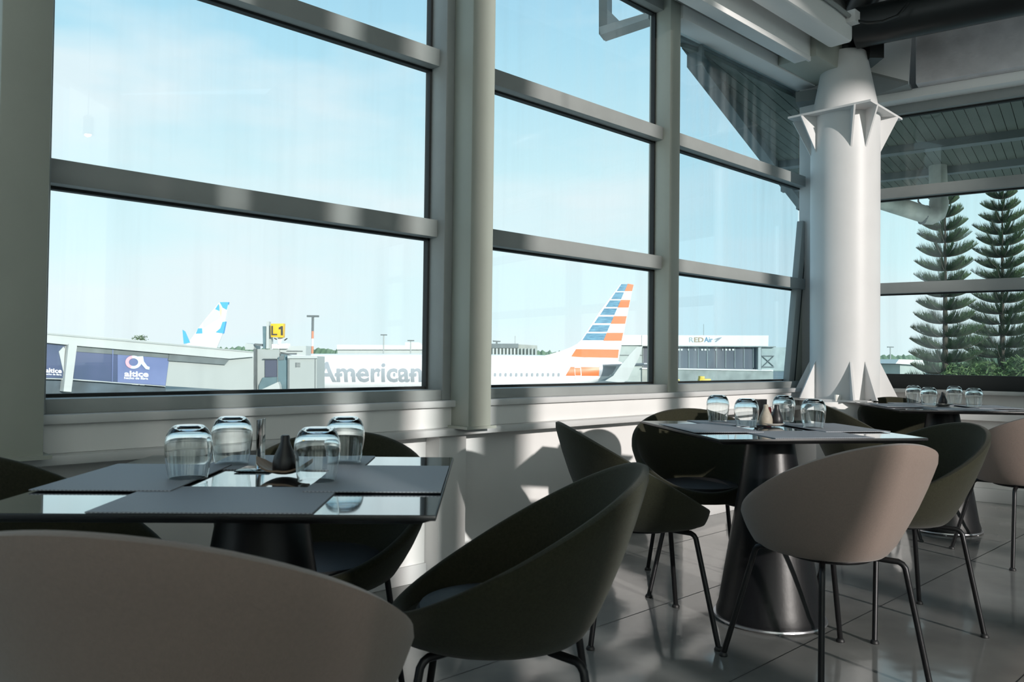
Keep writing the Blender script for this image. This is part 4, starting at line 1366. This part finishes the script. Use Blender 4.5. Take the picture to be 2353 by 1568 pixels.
def tuft(name, label, px, py, d, r_, mt, cat, n=260, flat=1.0, zfrac=0.35):
    """a bush: trunk plus a crown of leaf blades"""
    random.seed(int(px))
    c = at_y(px, py, d)
    t = thing(name, label, cat, (c.x, c.y, GZ))
    MB().tube([(c.x, c.y, GZ), (c.x, c.y, c.z)], [r_ * 0.10, r_ * 0.05], 8).build('trunk', 'pine_trunk', t)
    vs, fs = [], []
    for i in range(n):
        th_, ph = random.uniform(0, 2 * PI), math.acos(random.uniform(-0.7, 1))
        rr = r_ * random.uniform(0.35, 1.0)
        b = Vector((math.cos(th_) * math.sin(ph), math.sin(th_) * math.sin(ph), math.cos(ph) * flat)) * rr + c
        dr = Vector((random.uniform(-1, 1), random.uniform(-1, 1), random.uniform(-0.5, 1))).normalized()
        sd_ = dr.cross(Vector((random.uniform(-1, 1), random.uniform(-1, 1), 0.2))).normalized() * r_ * 0.05
        e_ = b + dr * r_ * 0.28
        k = len(vs)
        vs += [tuple(b - sd_), tuple(b + sd_), tuple(e_ + sd_ * 0.3), tuple(e_ - sd_ * 0.3)]
        fs.append((k, k + 1, k + 2, k + 3))
    f_ = MB().add(vs, fs).build('foliage', mt, t)
    f_['kind'] = 'stuff'
tuft('palm_tree', 'small dark palm crown peeking over the jet bridge roof', 322, 779, 75, 0.75, 'bush_green', 'tree', 120, 0.45)
tuft('shrub', 'leafy green shrub at the foot of the left pine', 2200, 872, 24, 0.5, 'bush_green', 'shrub', 500)
tuft('shrub', 'leafy green shrub between the two pines', 2262, 868, 24, 0.5, 'bush_green', 'shrub', 500)
tuft('shrub', 'leafy green shrub at the right edge of the photo, below the right pine', 2345, 866, 24, 0.6, 'bush_green', 'shrub', 600)
hs = thing('low_house', 'low pale roofed house behind the left pine', 'building', tuple(at_y(2090, 840, 60))[:2] + (GZ,))
px_slab('wall', [(2068, 838), (2125, 838), (2125, 870), (2068, 870)], 60, 6, 'hangar_sheet', hs)
px_slab('roof', [(2058, 836), (2066, 826), (2120, 828), (2128, 840)], 59.6, 7, 'hangar_white', hs)

def pine(label, px, ytop, d, spacing, halfw_top, halfw_bot, seed, nb=7):
    random.seed(seed)
    top = at_y(px, ytop, d)
    x0, y0 = top.x, top.y
    t = thing('norfolk_pine', label, 'tree', (x0, y0, GZ), 'tiered pines outside the right window')
    MB().tube([(x0, y0, GZ), (x0, y0, GZ + 3), (x0, y0, top.z)], [0.16, 0.12, 0.012], 10).build('trunk', 'pine_trunk', t, smooth=True)
    H = top.z - GZ
    vs, fs, bvs = [], [], MB()
    z = top.z - 0.12
    tier = 0
    while z > GZ + 0.8:
        f_ = (top.z - z) / H
        Lb = halfw_top * min(1.0, 0.35 + f_ * 4.5) if f_ < 0.3 else halfw_top + (halfw_bot - halfw_top) * min(1, (f_ - 0.3) / 0.35)
        a0 = random.uniform(0, 2 * PI)
        for b in range(nb):
            a = a0 + 2 * PI * b / nb + random.uniform(-0.15, 0.15)
            Lr = Lb * random.uniform(0.85, 1.12)
            dx, dy = math.cos(a), math.sin(a)
            side = Vector((-dy, dx, 0))
            droop = 0.02 + 0.10 * f_
            pts = []
            for i in range(9):
                u = i / 8
                zz = z + Lr * (-droop * 4 * u * (1 - u) + 0.42 * u * u * (1.15 - f_) )
                pts.append(Vector((x0 + dx * Lr * u, y0 + dy * Lr * u, zz)))
            bvs.tube(pts, [0.018 * (1 - 0.7 * i / 8) for i in range(9)], 4, cap=False)
            nn_ = 38
            for i in range(nn_):
                u = 0.10 + 0.88 * i / nn_
                j = min(int(u * 8), 7)
                q = pts[j] + (pts[j + 1] - pts[j]) * (u * 8 - j)
                dirv = (pts[j + 1] - pts[j]).normalized()
                ln = (0.34 * math.sin(PI * min(1, u * 0.9 + 0.12)) + 0.05) * (0.55 + 0.55 * Lr) * random.uniform(0.6, 1.25)
                for sg in (-1, 1, 0.1):
                    d1 = (dirv * 0.75 + side * sg * 0.85 + Vector((0, 0, 0.55 + 0.4 * (1 - abs(sg))))).normalized()
                    d2 = (dirv * 0.55 + side * sg * 0.45 + Vector((0, 0, 1.2))).normalized()
                    m_ = q + d1 * ln * 0.5
                    e_ = m_ + d2 * ln * 0.62
                    w_ = dirv.cross(Vector((0, 0, 1))).normalized() * 0.0 + dirv * 0.009 + side * 0.005
                    k = len(vs)
                    vs += [tuple(q - w_), tuple(q + w_), tuple(m_ + w_), tuple(m_ - w_), tuple(e_)]
                    fs += [(k, k + 1, k + 2, k + 3), (k + 3, k + 2, k + 4)]
        z -= spacing * random.uniform(0.92, 1.08) * (1.0 if f_ < 0.35 else 0.95)
        tier += 1
    g = bvs.build('branches', 'pine_trunk', t)
    g['kind'] = 'stuff'
    g = MB().add(vs, fs).build('foliage', 'pine_green', t)
    g['kind'] = 'stuff'
pine('tall tiered pine outside the right window, left of the pair, behind the drain pipe', 2172, 432, 26, 0.43, 0.85, 1.4, 3, 9)
pine('tall tiered pine outside the right window, right of the pair, cut by the photo edge', 2303, 424, 29.5, 0.42, 0.94, 1.85, 5, 10)

# ================================================================ CEILING LAMPS (behind the camera, mirrored in the glasses)
bm_ = bpy.data.materials.new('lamp_bulb')
bm_.use_nodes = True
bb_ = bm_.node_tree.nodes['Principled BSDF']
bb_.inputs['Emission Color'].default_value = (1.0, 0.93, 0.82, 1)
bb_.inputs['Emission Strength'].default_value = 60.0
M['bulb'] = bm_
for i, (x, y, lab) in enumerate(((0.1, -0.9, 'left black pendant spot lamp behind the camera'), (1.3, -0.5, 'middle black pendant spot lamp behind the camera'), (2.6, 0.3, 'right black pendant spot lamp behind the camera'))):
    t = thing('pendant_lamp', lab, 'lamp', (x, y, 2.9), 'pendant spot lamps')
    MB().tube([(x, y, 3.05), (x, y, 6.0)], 0.006, 6).build('cable', 'black_paint', t)
    MB().lathe([(0.02, 3.07), (0.045, 3.05), (0.045, 2.90), (0.040, 2.90), (0.040, 3.03)], 20, (x, y, 0)).build('shade', 'black_paint', t, smooth=True)
    MB().lathe([(0.0, 2.885), (0.022, 2.895), (0.030, 2.915), (0.022, 2.94), (0.0, 2.945)], 16, (x, y, 0)).build('bulb', 'bulb', t, smooth=True, merge=True)
